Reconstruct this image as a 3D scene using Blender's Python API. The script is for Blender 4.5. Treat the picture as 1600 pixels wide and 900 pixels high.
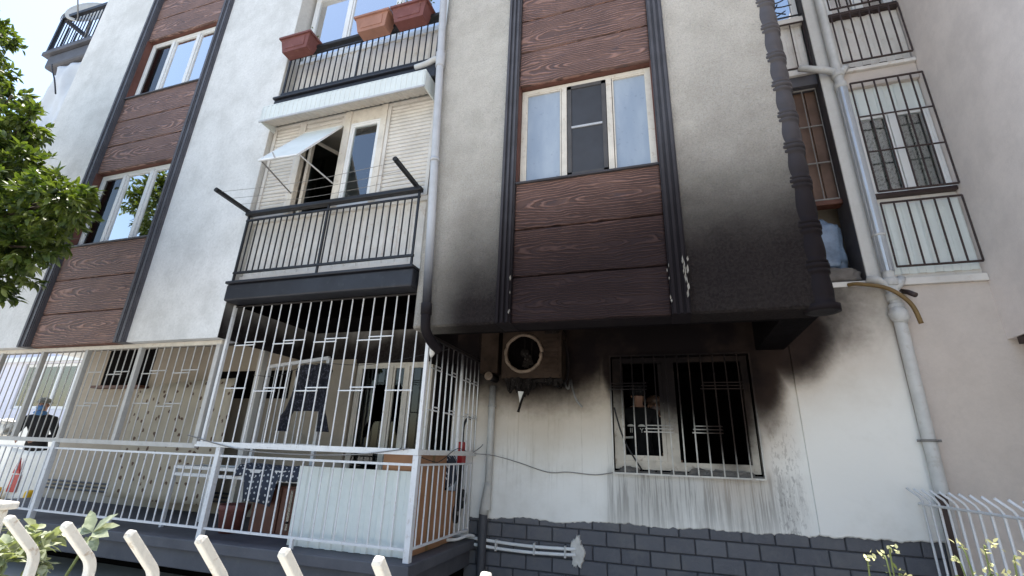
import bpy, bmesh, math, random
from mathutils import Vector, Matrix
random.seed(7)
for o in list(bpy.data.objects): bpy.data.objects.remove(o)
SC = bpy.context.scene
COL = SC.collection
# ------------------------------------------------------------------ camera
cam_d = bpy.data.cameras.new('camera'); cam = bpy.data.objects.new('camera', cam_d); COL.objects.link(cam)
cam_d.sensor_width = 36.0; cam_d.lens = 36.0 * 726.7 / 1600.0
cam_d.clip_start = 0.05; cam_d.clip_end = 3000
right = Vector((0.95326, 0.30017, 0.03455)); down = Vector((-0.06962, 0.32946, -0.94160)); fwd = Vector((-0.29402, 0.89518, 0.33496))
cm = Matrix((right, -down, -fwd)).transposed().to_4x4(); cm.translation = Vector((0, -4.1, 1.65))
cam.matrix_world = cm
SC.camera = cam
# ------------------------------------------------------------------ world, sun, exposure
SUN = Vector((-0.20, 0.19, 0.96)).normalized()
W = bpy.data.worlds.new('World'); SC.world = W; W.use_nodes = True
wn = W.node_tree; bg = wn.nodes['Background']
sky = wn.nodes.new('ShaderNodeTexSky'); sky.sky_type = 'NISHITA'; sky.sun_disc = False
sky.sun_elevation = math.asin(SUN.z); sky.sun_rotation = math.atan2(SUN.x, SUN.y)
sky.air_density = 1.3; sky.dust_density = 1.6; sky.ozone_density = 1.0
wn.links.new(sky.outputs[0], bg.inputs[0]); bg.inputs[1].default_value = 0.13
sl = bpy.data.lights.new('sun', 'SUN'); sl.energy = 4.2; sl.angle = math.radians(0.53); sl.color = (1, .95, .87)
so = bpy.data.objects.new('sun', sl); COL.objects.link(so); so.rotation_euler = SUN.to_track_quat('Z', 'Y').to_euler(); so.location = SUN * 40
SC.view_settings.view_transform = 'Standard'; SC.view_settings.look = 'None'; SC.view_settings.gamma = 1
SC.view_settings.use_curve_mapping = False
SC.view_settings.exposure = 1.35
SC.render.engine = 'CYCLES'
# ------------------------------------------------------------------ node helper
class G:
    def __init__(s, name):
        s.m = bpy.data.materials.new(name); s.m.use_nodes = True
        s.t = s.m.node_tree; s.b = s.t.nodes['Principled BSDF']; s.out = s.t.nodes['Material Output']
        s._pos = None
    def n(s, typ, **kw):
        nd = s.t.nodes.new(typ)
        for k, v in kw.items(): setattr(nd, k, v)
        return nd
    def put(s, sock, v):
        if hasattr(v, 'is_output'): s.t.links.new(v, sock)
        elif isinstance(v, (tuple, list)) and len(v) == 3 and sock.type == 'RGBA': sock.default_value = (*v, 1)
        else: sock.default_value = v
    def math(s, op, a, b=0.0, clamp=False):
        nd = s.n('ShaderNodeMath', operation=op); nd.use_clamp = clamp
        s.put(nd.inputs[0], a); s.put(nd.inputs[1], b); return nd.outputs[0]
    def add(s, a, b): return s.math('ADD', a, b)
    def sub(s, a, b): return s.math('SUBTRACT', a, b)
    def mul(s, a, b): return s.math('MULTIPLY', a, b)
    def mx(s, a, b): return s.math('MAXIMUM', a, b)
    def pos(s):
        if not s._pos: s._pos = s.n('ShaderNodeNewGeometry').outputs['Position']
        return s._pos
    def obj(s): return s.n('ShaderNodeTexCoord').outputs['Object']
    def xyz(s, v):
        nd = s.n('ShaderNodeSeparateXYZ'); s.put(nd.inputs[0], v); return nd.outputs
    def scale(s, v, sc, off=(0, 0, 0)):
        nd = s.n('ShaderNodeMapping'); s.put(nd.inputs[0], v); nd.inputs['Scale'].default_value = sc; nd.inputs['Location'].default_value = off
        return nd.outputs[0]
    def noise(s, v, sc, det=4, rough=.55, dist=0, col=False):
        nd = s.n('ShaderNodeTexNoise'); s.put(nd.inputs['Vector'], v); nd.inputs['Scale'].default_value = sc
        nd.inputs['Detail'].default_value = det; nd.inputs['Roughness'].default_value = rough; nd.inputs['Distortion'].default_value = dist
        return nd.outputs['Color' if col else 'Fac']
    def voro(s, v, sc, feat='F1', out='Distance', rnd=1.0, dim='3D'):
        nd = s.n('ShaderNodeTexVoronoi', feature=feat); nd.voronoi_dimensions = dim; s.put(nd.inputs['Vector'], v); nd.inputs['Scale'].default_value = sc
        nd.inputs['Randomness'].default_value = rnd
        return nd.outputs[out]
    def smooth(s, v, a, b, lo=0.0, hi=1.0):
        nd = s.n('ShaderNodeMapRange', interpolation_type='SMOOTHSTEP'); s.put(nd.inputs[0], v)
        if a > b: a, b, lo, hi = b, a, hi, lo
        nd.inputs[1].default_value = a; nd.inputs[2].default_value = b; nd.inputs[3].default_value = lo; nd.inputs[4].default_value = hi
        return nd.outputs[0]
    def mix(s, f, a, b, blend='MIX'):
        nd = s.n('ShaderNodeMix', data_type='RGBA', blend_type=blend); s.put(nd.inputs[0], f); s.put(nd.inputs[6], a); s.put(nd.inputs[7], b)
        return nd.outputs[2]
    def bump(s, h, strength=.3, dist=.01, normal=None):
        nd = s.n('ShaderNodeBump'); s.put(nd.inputs['Height'], h); nd.inputs['Strength'].default_value = strength; nd.inputs['Distance'].default_value = dist
        if normal is not None: s.put(nd.inputs['Normal'], normal)
        return nd.outputs[0]
    def rnd(s): return s.n('ShaderNodeObjectInfo').outputs['Random']
    def done(s, color, rough=.7, normal=None, metal=0.0, spec=.4, **kw):
        s.put(s.b.inputs['Base Color'], color); s.put(s.b.inputs['Roughness'], rough); s.put(s.b.inputs['Metallic'], metal)
        s.put(s.b.inputs['Specular IOR Level'], spec)
        if normal is not None: s.put(s.b.inputs['Normal'], normal)
        for k, v in kw.items(): s.put(s.b.inputs[k], v)
        return s.m
# ---- soot deposits: stains with their own shape, in world space
def soot_front(g):
    x, y, z = g.xyz(g.pos())
    n = g.sub(g.noise(g.pos(), 1.3, 5, .55), .5)
    n2 = g.sub(g.noise(g.pos(), 7, 5, .6), .5)
    h = g.add(3.28, g.mul(x, .15))
    t = g.add(g.sub(z, h), g.add(g.mul(n, .45), g.mul(n2, .14)))
    s1 = g.smooth(t, 2.15, -.10)
    edge = g.smooth(g.add(x, g.mul(n, .4)), -2.60, -1.80, .30, 1)
    rt = g.smooth(x, .25, .7, 0, 1)
    haze = g.mul(g.mul(g.smooth(g.add(z, g.mul(n, .9)), 6.9, 3.3), g.add(.35, g.mul(rt, .65))), .62)
    s1 = g.mx(g.mul(s1, edge), haze)
    low = g.mul(g.smooth(g.add(z, g.mul(n, .4)), 3.65, 3.05), edge)
    s1 = g.mx(s1, low)
    return g.mul(s1, g.smooth(x, -2.64, -2.58))
def soot_back(g, blobs=None, halo=False):
    x, y, z = g.xyz(g.pos())
    nz = g.noise(g.pos(), 2.6, 6, .62)
    n = g.mul(g.sub(nz, .5), .24)
    nf = g.mul(g.sub(g.noise(g.pos(), 14, 4, .6), .5), .10)
    tot = None; dm = None
    for bx, bz, rx, rz in (blobs or BACK_BLOBS):
        dx = g.math('DIVIDE', g.sub(x, bx), rx); dz = g.math('DIVIDE', g.sub(z, bz), rz)
        d = g.math('SQRT', g.add(g.mul(dx, dx), g.mul(dz, dz)))
        dd = g.add(g.add(d, n), nf); dm = dd if dm is None else g.math('MINIMUM', dm, dd)
        v = g.smooth(dd, 1.20, .56)
        tot = v if tot is None else g.mx(tot, v)
    s = g.mul(tot, g.sub(2.0, tot))
    return (s, g.smooth(dm, 1.75, .85)) if halo else s
BACK_BLOBS = [(-1.5, 3.25, 1.6, 1.08), (-1.25, 2.85, .85, .55), (-2.5, 3.35, 1.1, 1.1), (0.2, 3.40, 2.0, .98), (0.32, 2.75, .90, .80), (0.66, 2.40, .36, .85), (1.0, 2.80, .30, .85), (1.30, 3.0, .55, .55), (-.50, 2.75, .26, .50)]
def soot_col(g):
    return g.mix(g.smooth(g.noise(g.pos(), 1.5, 5, .6), .40, .62), (.0075, .0058, .0066), (.024, .0165, .014))
# ------------------------------------------------------------------ materials
MAT = {}
def m_stucco(name, base, dirt, soot=None, bump=.5, bsc=38, dirtamt=.35):
    g = G(name); p = g.pos()
    big = g.add(g.mul(g.noise(p, .9, 6, .65), .55), g.mul(g.noise(p, 3.1, 5, .65), .45)); fine = g.noise(p, 22, 4, .6)
    streak = g.noise(g.scale(p, (2.2, 2.2, .5)), 1.6, 5, .6)
    f = g.smooth(g.add(g.mul(big, .85), g.mul(streak, .15)), .40, .62)
    c = g.mix(g.mul(f, dirtamt), base, dirt)
    c = g.mix(g.mul(g.smooth(fine, .35, .75), .18), c, dirt)
    grit = g.noise(p, bsc * 1.6, 4, .7)
    c = g.mix(g.mul(g.smooth(grit, .48, .66), .30 * min(1, bump)), c, tuple(v * .55 for v in dirt)); c = g.mix(g.mul(g.smooth(grit, .46, .30), .35 * min(1, bump)), c, tuple(min(1, v * 1.3) for v in base))
    hgt = g.add(g.mul(g.noise(p, bsc, 3, .55, .6), .7), g.mul(g.noise(p, bsc * 3.1, 2), .3))
    # hollows of the render's coarse relief are tinted darker
    c = g.mix(g.mul(g.smooth(g.noise(p, bsc, 3, .55, .6), .52, .34), .16 * min(1, bump * 1.6)), c, dirt)
    r = .85; spc = .3
    if soot:
        s = soot(g)
        grain = g.smooth(g.noise(p, bsc, 3, .55, .6), .36, .64, .982, 1.0)
        c = g.mix(g.mul(s, grain), c, g.mix(g.noise(p, 3, 4), (.013, .0105, .0115), (.022, .018, .0175))); r = .9; spc = g.smooth(s, 0, .8, .3, .03)
    MAT[name] = g.done(c, r, g.bump(hgt, bump, .012 + .018 * (bump > .9)), spec=spc)
m_stucco('bay_stucco', (.60, .565, .51), (.36, .33, .285), soot_front, 1.0, 40, .55)
m_stucco('left_stucco', (.71, .71, .70), (.47, .47, .455), None, .5, 20, .62)
m_stucco('reveal_stucco', (.60, .58, .54), (.36, .34, .31), lambda g: g.smooth(g.add(g.xyz(g.pos())[2], g.mul(g.noise(g.pos(), 3, 4), .5)), 4.05, 3.2), .35, 30)
m_stucco('pink_wall', (.57, .505, .455), (.44, .385, .345), None, .15, 40, .5)
m_stucco('neighbour_render', (.82, .745, .70), (.62, .56, .53), None, .2, 45, .6)
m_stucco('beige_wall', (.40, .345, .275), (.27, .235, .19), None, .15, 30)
m_stucco('far_wall', (.66, .66, .74), (.55, .55, .62), None, .1, 10)
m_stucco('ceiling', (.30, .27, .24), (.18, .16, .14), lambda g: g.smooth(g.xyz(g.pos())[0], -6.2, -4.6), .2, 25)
m_stucco('pier_white', (.60, .59, .57), (.45, .43, .40), None, .15, 40)
def m_ground_wall():
    g = G('ground_wall'); p = g.pos(); x, y, z = g.xyz(p)
    big = g.noise(p, 1.1, 6, .65)
    c = g.mix(g.mul(g.smooth(big, .42, .7), .55), (.78, .77, .735), (.56, .54, .49))
    # thin runs of dirty water
    st = g.noise(g.scale(p, (34, 1, 1.1)), 1.0, 6, .7)
    st2 = g.noise(g.scale(p, (9, 1, .35), (3, 0, 0)), 1.0, 4, .6)
    run = g.smooth(st, .56, .66)
    reg = g.mul(g.smooth(x, -2.1, -1.9), g.smooth(x, .2, -.4))
    reg = g.mul(reg, g.smooth(z, 1.0, 2.0))
    c = g.mix(g.mul(g.mul(run, reg), .5), c, (.22, .20, .17))
    warm = g.mul(g.smooth(g.add(z, g.mul(big, .6)), 1.45, 2.4), g.smooth(x, .6, -.4))
    c = g.mix(g.mul(warm, .55), c, (.60, .52, .40))
    below = g.mul(g.mul(g.smooth(g.add(x, g.mul(st2, .3)), -.62, -.35), g.smooth(g.add(x, g.mul(st2, .3)), 1.55, 1.05)), g.smooth(z, 1.62, 1.45))
    drip = g.smooth(g.add(st, g.mul(g.sub(z, 1.5), -.10)), .46, .60)
    fade = g.smooth(g.add(z, g.mul(st2, .5)), 1.0, 1.55)
    c = g.mix(g.mul(g.mul(below, drip), g.mul(fade, .68)), c, (.20, .19, .175))
    c = g.mix(g.mul(g.mul(below, fade), .42), c, (.26, .25, .235))
    sp = g.smooth(g.noise(g.scale(p, (42, 1, 15)), 1.0, 5, .7), .52, .60)
    spreg = g.mul(g.mul(g.smooth(x, .98, 1.06), g.smooth(x, 1.34, 1.18)), g.smooth(z, 2.35, 1.9))
    c = g.mix(g.mul(g.mul(sp, spreg), .40), c, (.13, .12, .115))
    s, halo = soot_back(g, halo=True)
    c = g.mix(g.mul(halo, .62), c, (.40, .31, .225))
    c = g.mix(g.mul(s, .996), c, soot_col(g))
    h = g.add(g.mul(g.noise(p, 18, 4), .6), g.mul(g.noise(p, 3, 3), 1.2))
    MAT['ground_wall'] = g.done(c, .85, g.bump(h, .25, .012), spec=g.smooth(s, 0, .8, .3, .03))
m_ground_wall()
def m_wood(name, base, dark, soot):
    g = G(name); o = g.obj(); x, y, z = g.xyz(o); r = g.rnd()
    ofs = g.n('ShaderNodeVectorMath', operation='ADD'); g.put(ofs.inputs[0], o); cbr = g.n('ShaderNodeCombineXYZ'); g.put(cbr.inputs[1], g.mul(r, 40.0)); g.put(ofs.inputs[1], cbr.outputs[0]); o = ofs.outputs[0]
    w = g.noise(g.scale(o, (1.1, 1, 3.2)), 1.5, 3, .5, .3)
    w2 = g.noise(g.scale(o, (3.5, 1, 9)), 1.6, 3, .5)
    cx = g.add(.24, g.mul(g.sub(r, .5), .45)); cz = g.mul(g.sub(g.math('FRACT', g.mul(r, 7.3)), .5), .16)
    dx = g.mul(g.sub(x, cx), .115); dz = g.sub(z, cz)
    rad = g.math('SQRT', g.add(g.add(g.mul(dx, dx), g.mul(dz, dz)), .00004))
    rad = g.add(rad, g.add(g.mul(g.sub(w, .5), .13), g.mul(g.sub(w2, .5), .030)))
    ph = g.mul(rad, 225.0)
    sn = g.math('SINE', ph)
    ridge = g.smooth(sn, -.55, .75)
    amp = g.smooth(g.noise(g.scale(o, (2, 1, 5)), 1.3, 3), .3, .6, .45, 1)
    big = g.noise(g.pos(), 1.6, 5, .65)
    c = g.mix(g.smooth(big, .35, .7), base, dark)
    c = g.mix(g.mul(g.smooth(ridge, .55, 0), g.mul(amp, .60)), c, (dark[0] * .28, dark[1] * .28, dark[2] * .3))
    c = g.mix(g.mul(g.smooth(sn, .55, 1.0), g.mul(amp, .45)), c, tuple(min(1, v * 1.9) for v in base))  # relief shading put into the colour: dark grooves, lightened ridge tops
    blue = g.mul(g.smooth(g.noise(g.scale(g.pos(), (2, 1, 5)), 1.4, 5, .7), .58, .70), .5)
    c = g.mix(blue, c, (.055, .052, .068))
    if soot:
        s = soot_front(g)
        c = g.mix(g.math('MULTIPLY', g.smooth(s, .25, 1.0), .93, True), c, (.017, .012, .0135))
    MAT[name] = g.done(c, .62, g.bump(g.mul(ridge, amp), .9, .020), spec=g.smooth(s, .2, .9, .38, .06) if soot else .38)
m_wood('wood_panel', (.205, .115, .090), (.145, .082, .066), True)
m_wood('wood_panel_left', (.240, .142, .114), (.175, .104, .086), False)
def simple(name, col, rough=.6, var=.25, nsc=6, metal=0, bump=0, bsc=60, soot=None, spec=.4, wear=None, wamt=.5):
    g = G(name); p = g.pos()
    f = g.noise(p, nsc, 5, .6)
    c = g.mix(g.smooth(f, .3, .75), col, tuple(v * (1 - var) for v in col))
    if wear:
        c = g.mix(g.mul(g.smooth(g.noise(p, nsc * 3.3, 5, .7), .56, .68), wamt), c, wear)
    if soot:
        sv = soot_front(g) if soot == 'front' else (g.smooth(g.add(g.xyz(p)[2], g.mul(g.noise(p, 5, 4), .3)), 4.3, 3.1) if soot == 'pipe' else soot_back(g, BACK_BLOBS + [(.3, 2.85, 1.4, .90)] if soot == 'frame' else None))
        c = g.mix(g.math('MULTIPLY', sv, .996, True), c, (.013, .0105, .012) if soot in ('front', 'pipe') else soot_col(g)); spec = g.smooth(sv, 0, .85, spec, .05)
    nm = g.bump(g.noise(p, bsc, 3), bump, .01) if bump else None
    MAT[name] = g.done(c, g.smooth(f, .3, .8, rough, min(1, rough + .12)), nm, metal, spec)
simple('trim_grey', (.082, .078, .086), .55, .3, 4, bump=.12, soot='front', wear=(.10, .095, .10), wamt=.25)
simple('trim_left', (.085, .083, .095), .55, .25, 4, bump=.1)
simple('reveal_brown', (.145, .058, .042), .7, .3, 3, bump=.2, bsc=30, soot='front')
simple('slab_black', (.020, .021, .028), .45, .3, 3, bump=.08, wear=(.05, .05, .055), wamt=.35)
simple('slab_grey', (.085, .087, .102), .6, .25, 2.5, bump=.15, bsc=40, wear=(.12, .12, .12), wamt=.25)
simple('corner_grey', (.088, .081, .088), .55, .25, 4, bump=.15, soot='front')
simple('grille_shaded', (.46, .45, .43), .5, .15, 8, wear=(.30, .24, .18), wamt=.35)  # white grille paint darkened to carry the shade under the overhang
simple('white_paint_metal', (.66, .67, .69), .42, .12, 8, wear=(.34, .27, .21), wamt=.35)
simple('cage_white', (.70, .705, .71), .45, .12, 9, wear=(.30, .22, .16), wamt=.38)
def m_cage_soot():
    g = G('cage_side'); p = g.pos(); z = g.xyz(p)[2]
    s = g.smooth(g.add(z, g.mul(g.noise(p, 6, 4), .25)), 2.45, 2.80)
    c = g.mix(g.mul(g.smooth(g.noise(p, 25, 4), .55, .7), .4), (.66, .66, .65), (.30, .24, .18))
    MAT['cage_side'] = g.done(g.mix(s, c, (.018, .014, .014)), .55)
m_cage_soot()
simple('window_bar', (.60, .585, .54), .5, .2, 8, soot='frame', wear=(.25, .18, .12), wamt=.5)
simple('fence_white', (.72, .70, .64), .55, .14, 10, bump=.25, bsc=90, wear=(.36, .25, .15), wamt=.6)
simple('black_metal', (.013, .013, .016), .42, .3, 12)
simple('brown_metal', (.045, .028, .026), .5, .3, 9)
simple('pipe_grey', (.46, .47, .49), .4, .15, 5, soot='pipe')
simple('pipe_light', (.55, .55, .54), .42, .2, 4, wear=(.36, .33, .28), wamt=.35)
simple('pipe_wall', (.50, .49, .46), .5, .25, 4, soot='back')
simple('pipe_foot', (.060, .062, .072), .5, .2, 4)
simple('sleeve_metal', (.50, .53, .57), .38, .15, 7, metal=.6)
simple('upvc', (.74, .745, .74), .38, .1, 5)
simple('upvc_old', (.66, .61, .53), .45, .22, 5, wear=(.38, .29, .20), wamt=.5)
simple('upvc_burnt', (.62, .57, .49), .6, .3, 4, soot='frame', wear=(.20, .13, .09), wamt=.5)
simple('corrugated_white', (.69, .66, .62), .45, .2, 3, wear=(.45, .34, .25), wamt=.4)
simple('sheet_white', (.66, .70, .68), .4, .08, 4, wear=(.40, .38, .33), wamt=.15)
simple('shutter_cream', (.63, .595, .545), .5, .2, 3, wear=(.40, .31, .22), wamt=.35)
simple('flap_white', (.62, .66, .64), .35, .1, 5)
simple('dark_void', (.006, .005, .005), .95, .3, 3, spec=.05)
simple('burnt_black', (.0065, .005, .0055), .95, .4, 9, bump=.6, bsc=40, spec=.05)
simple('charred', (.015, .012, .011), .9, .5, 14, bump=.8, bsc=50, spec=.1, wear=(.12, .11, .10), wamt=.5)
simple('ac_case', (.046, .031, .023), .8, .5, 5, soot=None, spec=.08, wear=(.020, .015, .013), wamt=.9)
simple('melted_ring', (.20, .145, .105), .55, .4, 9, wear=(.04, .03, .024), wamt=.8)
simple('ash_grey', (.16, .15, .14), .9, .5, 12, bump=.8, bsc=30)
simple('blister', (.30, .28, .25), .9, .5, 30, bump=.5, wear=(.05, .04, .04), wamt=.9)
simple('mortar', (.066, .067, .078), .9, .2, 9, bump=.3)
simple('plaster_patch', (.62, .60, .56), .9, .25, 12, bump=.6, bsc=35)
simple('cardboard', (.36, .19, .10), .8, .15, 5)
simple('terracotta', (.17, .060, .052), .6, .2, 6, wear=(.34, .16, .12), wamt=.3)
simple('terracotta_flare', (.34, .17, .12), .6, .18, 6)  # terracotta lightened: lens flare on the middle box put into its colour
simple('brown_shutter', (.13, .078, .055), .6, .3, 4)
simple('hose', (.20, .125, .045), .5, .25, 6)
simple('wood_cabinet', (.11, .040, .024), .5, .3, 6)
simple('tarp_white', (.60, .62, .65), .5, .12, 3)
simple('plastic_blue', (.20, .27, .38), .25, .5, 5, bump=.5, bsc=7)
simple('cloth_grey', (.17, .155, .145), .9, .3, 5, bump=.6, bsc=12)
simple('red_plastic', (.42, .022, .020), .4, .2, 6)
simple('yellow_paint', (.80, .48, .02), .45, .15, 6)
simple('rubber', (.014, .014, .015), .7, .2, 6)
simple('blue_cloth', (.08, .20, .42), .8, .25, 5)
simple('skin', (.42, .24, .17), .55, .1, 8)
simple('hat_grey', (.20, .20, .18), .85, .3, 10)
simple('jacket_black', (.012, .012, .014), .8, .3, 8)
simple('reflective', (.75, .74, .70), .35, .1, 8)
simple('helmet', (.09, .055, .04), .35, .3, 6)
simple('mask_cloth', (.15, .12, .115), .85, .1, 8)
simple('white_cloth', (.78, .76, .70), .85, .1, 6)
simple('dish_grey', (.50, .49, .46), .5, .15, 5)
simple('trunk', (.085, .062, .043), .9, .4, 9, bump=.8, bsc=25)
simple('stem', (.13, .16, .05), .6, .25, 8)
simple('petal', (.62, .60, .30), .6, .2, 12)
simple('bark_wire', (.020, .020, .022), .6, .2, 8)
simple('wire_grey', (.22, .21, .20), .5, .2, 8)
simple('asphalt', (.060, .060, .062), .9, .3, 3, bump=.4, bsc=60)
simple('paving', (.46, .44, .40), .85, .25, 1.5, bump=.3, bsc=30)  # pale tone raised so the ground bounces light onto the walls
simple('soil', (.10, .075, .055), .95, .4, 5, bump=.6, bsc=20)
def m_brick():
    g = G('painted_brick'); p = g.pos(); r = g.rnd()
    f = g.noise(p, 14, 5, .65)
    c = g.mix(r, (.078, .080, .095), (.112, .114, .128)); c = g.mix(g.mul(g.smooth(g.noise(p, 2.2, 5, .65), .5, .7), .45), c, (.15, .145, .14))
    c = g.mix(g.mul(g.smooth(f, .45, .75), .4), c, (.135, .135, .145))
    MAT['painted_brick'] = g.done(c, .6, g.bump(g.noise(p, 45, 4), .35, .012))
m_brick()
def m_leaf(name, a, b, trans=.5):
    g = G(name); p = g.pos()
    c = g.mix(g.smooth(g.noise(p, 5, 3), .35, .65), a, b)
    fine = g.noise(p, 40, 2)
    c = g.mix(g.mul(g.smooth(fine, .5, .7), .35), c, tuple(v * 1.5 for v in b))
    m = g.done(c, .42, spec=.45)
    tr = g.n('ShaderNodeBsdfTranslucent'); g.put(tr.inputs[0], g.mix(1.0, c, (1.25, 1.35, .45), 'MULTIPLY'))
    mx = g.n('ShaderNodeMixShader'); mx.inputs[0].default_value = trans * .6
    g.t.links.new(g.b.outputs[0], mx.inputs[1]); g.t.links.new(tr.outputs[0], mx.inputs[2]); g.t.links.new(mx.outputs[0], g.out.inputs[0])
    MAT[name] = m
m_leaf('leaf', (.036, .062, .014), (.125, .158, .032), .6)
m_leaf('leaf_light', (.24, .27, .17), (.40, .42, .29), .4)
m_leaf('leaf_small', (.06, .085, .03), (.12, .14, .05), .4)
def m_glass(name, tint, refl, rough=.02):
    g = G(name); g.t.nodes.remove(g.b)
    lw = g.n('ShaderNodeFresnel'); lw.inputs[0].default_value = 1.5
    f = g.math('ADD', lw.outputs[0], refl, True)
    gl = g.n('ShaderNodeBsdfGlossy'); gl.inputs['Roughness'].default_value = rough; gl.inputs['Color'].default_value = (1, 1, 1, 1)
    nm = g.bump(g.noise(g.pos(), 1.7, 2), .02, .05); g.put(gl.inputs['Normal'], nm)
    tr = g.n('ShaderNodeBsdfTransparent'); tr.inputs[0].default_value = (*tint, 1)
    mx = g.n('ShaderNodeMixShader'); g.put(mx.inputs[0], f)
    g.t.links.new(tr.outputs[0], mx.inputs[1]); g.t.links.new(gl.outputs[0], mx.inputs[2]); g.t.links.new(mx.outputs[0], g.out.inputs[0])
    MAT[name] = g.m
m_glass('glass', (.86, .90, .90), .12)
m_glass('glass_mirror', (.75, .82, .85), .55)
m_glass('glass_dark', (.35, .36, .36), .0)
def m_frost():
    g = G('frosted_glass'); p = g.pos()
    c = g.mix(g.smooth(g.noise(g.scale(p, (2.5, 1, .7)), 1.2, 5), .3, .7), (.25, .30, .37), (.36, .41, .47))
    c = g.mix(g.mul(g.smooth(g.noise(p, 26, 3), .62, .74), .3), c, (.12, .12, .14))
    MAT['frosted_glass'] = g.done(c, .22, spec=.6)
m_frost()
def m_curtain(name, a, b):
    g = G(name); x, y, z = g.xyz(g.pos())
    c = g.mix(g.noise(g.scale(g.pos(), (9, 1, .3)), 1.0, 3), a, b)
    MAT[name] = g.done(c, .9)
m_curtain('curtain', (.58, .68, .76), (.70, .76, .80))
m_curtain('curtain_lace', (.20, .20, .19), (.30, .29, .27))
def m_lace():
    g = G('lace'); p = g.pos()
    v = g.voro(g.scale(p, (1, 1, 1)), 26); n = g.noise(p, 60, 3)
    f = g.smooth(g.add(v, g.mul(n, .4)), .45, .75)
    MAT['lace'] = g.done(g.mix(f, (.055, .057, .055), (.30, .295, .275)), .9)
m_lace()
simple('fly_screen', (.045, .046, .052), .55, .2, 4)
simple('screen_frame', (.075, .068, .064), .5, .2, 6)
def m_dots(name, base, dot, sc, th, rnd=.6):
    g = G(name); p = g.pos(); x, y, z = g.xyz(p)
    cb = g.n('ShaderNodeCombineXYZ'); g.put(cb.inputs[0], x); g.put(cb.inputs[1], g.add(z, y))
    d = g.voro(cb.outputs[0], sc, rnd=rnd, dim='2D')
    d = g.add(d, g.mul(g.sub(g.noise(p, sc * 3, 2), .5), .12 if rnd < .5 else .38))
    f = g.smooth(d, th, th - .05)
    c = g.mix(g.mul(g.smooth(g.noise(p, 2.5, 5), .4, .7), .3), base, tuple(v * .6 for v in base))
    MAT[name] = g.done(g.mix(f, c, dot), .85)
m_dots('spotted_sheet', (.40, .355, .28), (.10, .06, .042), 5.5, .155, 1.0)
m_dots('polka_cloth', (.030, .038, .060), (.50, .51, .53), 15, .20, .25)
def m_garment():
    g = G('patterned_garment'); p = g.pos()
    f = g.smooth(g.noise(p, 34, 4, .7), .52, .62)
    MAT['patterned_garment'] = g.done(g.mix(f, (.005, .006, .011), (.055, .055, .075)), .9)
m_garment()
# ------------------------------------------------------------------ object helpers
WL = {}
def link(o, parent=None, wl=Vector((0, 0, 0))):
    COL.objects.link(o); wl = Vector(wl); WL[o] = wl
    if parent is not None:
        o.parent = parent; o.location = wl - WL[parent]
    else: o.location = wl
    return o
def tag(o, label, cat=None, group=None, kind=None):
    if label: o['label'] = label
    if cat: o['category'] = cat
    if group: o['group'] = group
    if kind: o['kind'] = kind
    return o
def thing(name, loc, label, cat, group=None):
    e = bpy.data.objects.new(name, None); e.empty_display_size = .1; link(e, None, loc); return tag(e, label, cat, group)
def meshobj(name, verts, faces, mat, parent=None, origin=None, smooth=False):
    """verts in world coordinates; origin = world location of the object"""
    if origin is None: origin = WL[parent] if parent is not None else Vector(verts[0])
    origin = Vector(origin)
    me = bpy.data.meshes.new(name); me.from_pydata([Vector(v) - origin for v in verts], [], faces)
    bm = bmesh.new(); bm.from_mesh(me); bmesh.ops.recalc_face_normals(bm, faces=bm.faces); bm.to_mesh(me); bm.free()
    if smooth:
        for p in me.polygons: p.use_smooth = True
    for m in (mat if isinstance(mat, list) else [mat]): me.materials.append(MAT[m])
    return link(bpy.data.objects.new(name, me), parent, origin)
CACHE = {}
def unit_mesh(kind, mat):
    k = (kind, mat)
    if k in CACHE: return CACHE[k]
    me = bpy.data.meshes.new(kind); bm = bmesh.new()
    if kind == 'cube': bmesh.ops.create_cube(bm, size=1)
    else:
        bmesh.ops.create_cone(bm, cap_ends=True, segments=8 if kind == 'rod' else 20, radius1=1, radius2=1, depth=1)
        for f in bm.faces: f.smooth = len(f.verts) == 4
    bm.to_mesh(me); bm.free(); me.materials.append(MAT[mat]); CACHE[k] = me; return me
def bar(parent, name, p0, p1, r, mat, kind='rod'):
    p0 = Vector(p0); p1 = Vector(p1); d = p1 - p0
    o = bpy.data.objects.new(name, unit_mesh(kind, mat)); link(o, parent, (p0 + p1) / 2)
    if kind == 'cube':
        if isinstance(r, (int, float)): r = (r, r)
        z = d.normalized(); x = Vector((1, 0, 0)) if abs(z.x) < .9 else Vector((0, 1, 0))
        y = z.cross(x).normalized(); x = y.cross(z)
        o.rotation_euler = Matrix((x, y, z)).transposed().to_euler(); o.scale = (r[0], r[1], d.length)
    else:
        o.rotation_euler = d.to_track_quat('Z', 'Y').to_euler(); o.scale = (r, r, d.length)
    return o
def box_geo(b):
    x0, x1, y0, y1, z0, z1 = b
    v = [(x0, y0, z0), (x1, y0, z0), (x1, y1, z0), (x0, y1, z0), (x0, y0, z1), (x1, y0, z1), (x1, y1, z1), (x0, y1, z1)]
    f = [(0, 3, 2, 1), (4, 5, 6, 7), (0, 1, 5, 4), (1, 2, 6, 5), (2, 3, 7, 6), (3, 0, 4, 7)]
    return v, f
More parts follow.
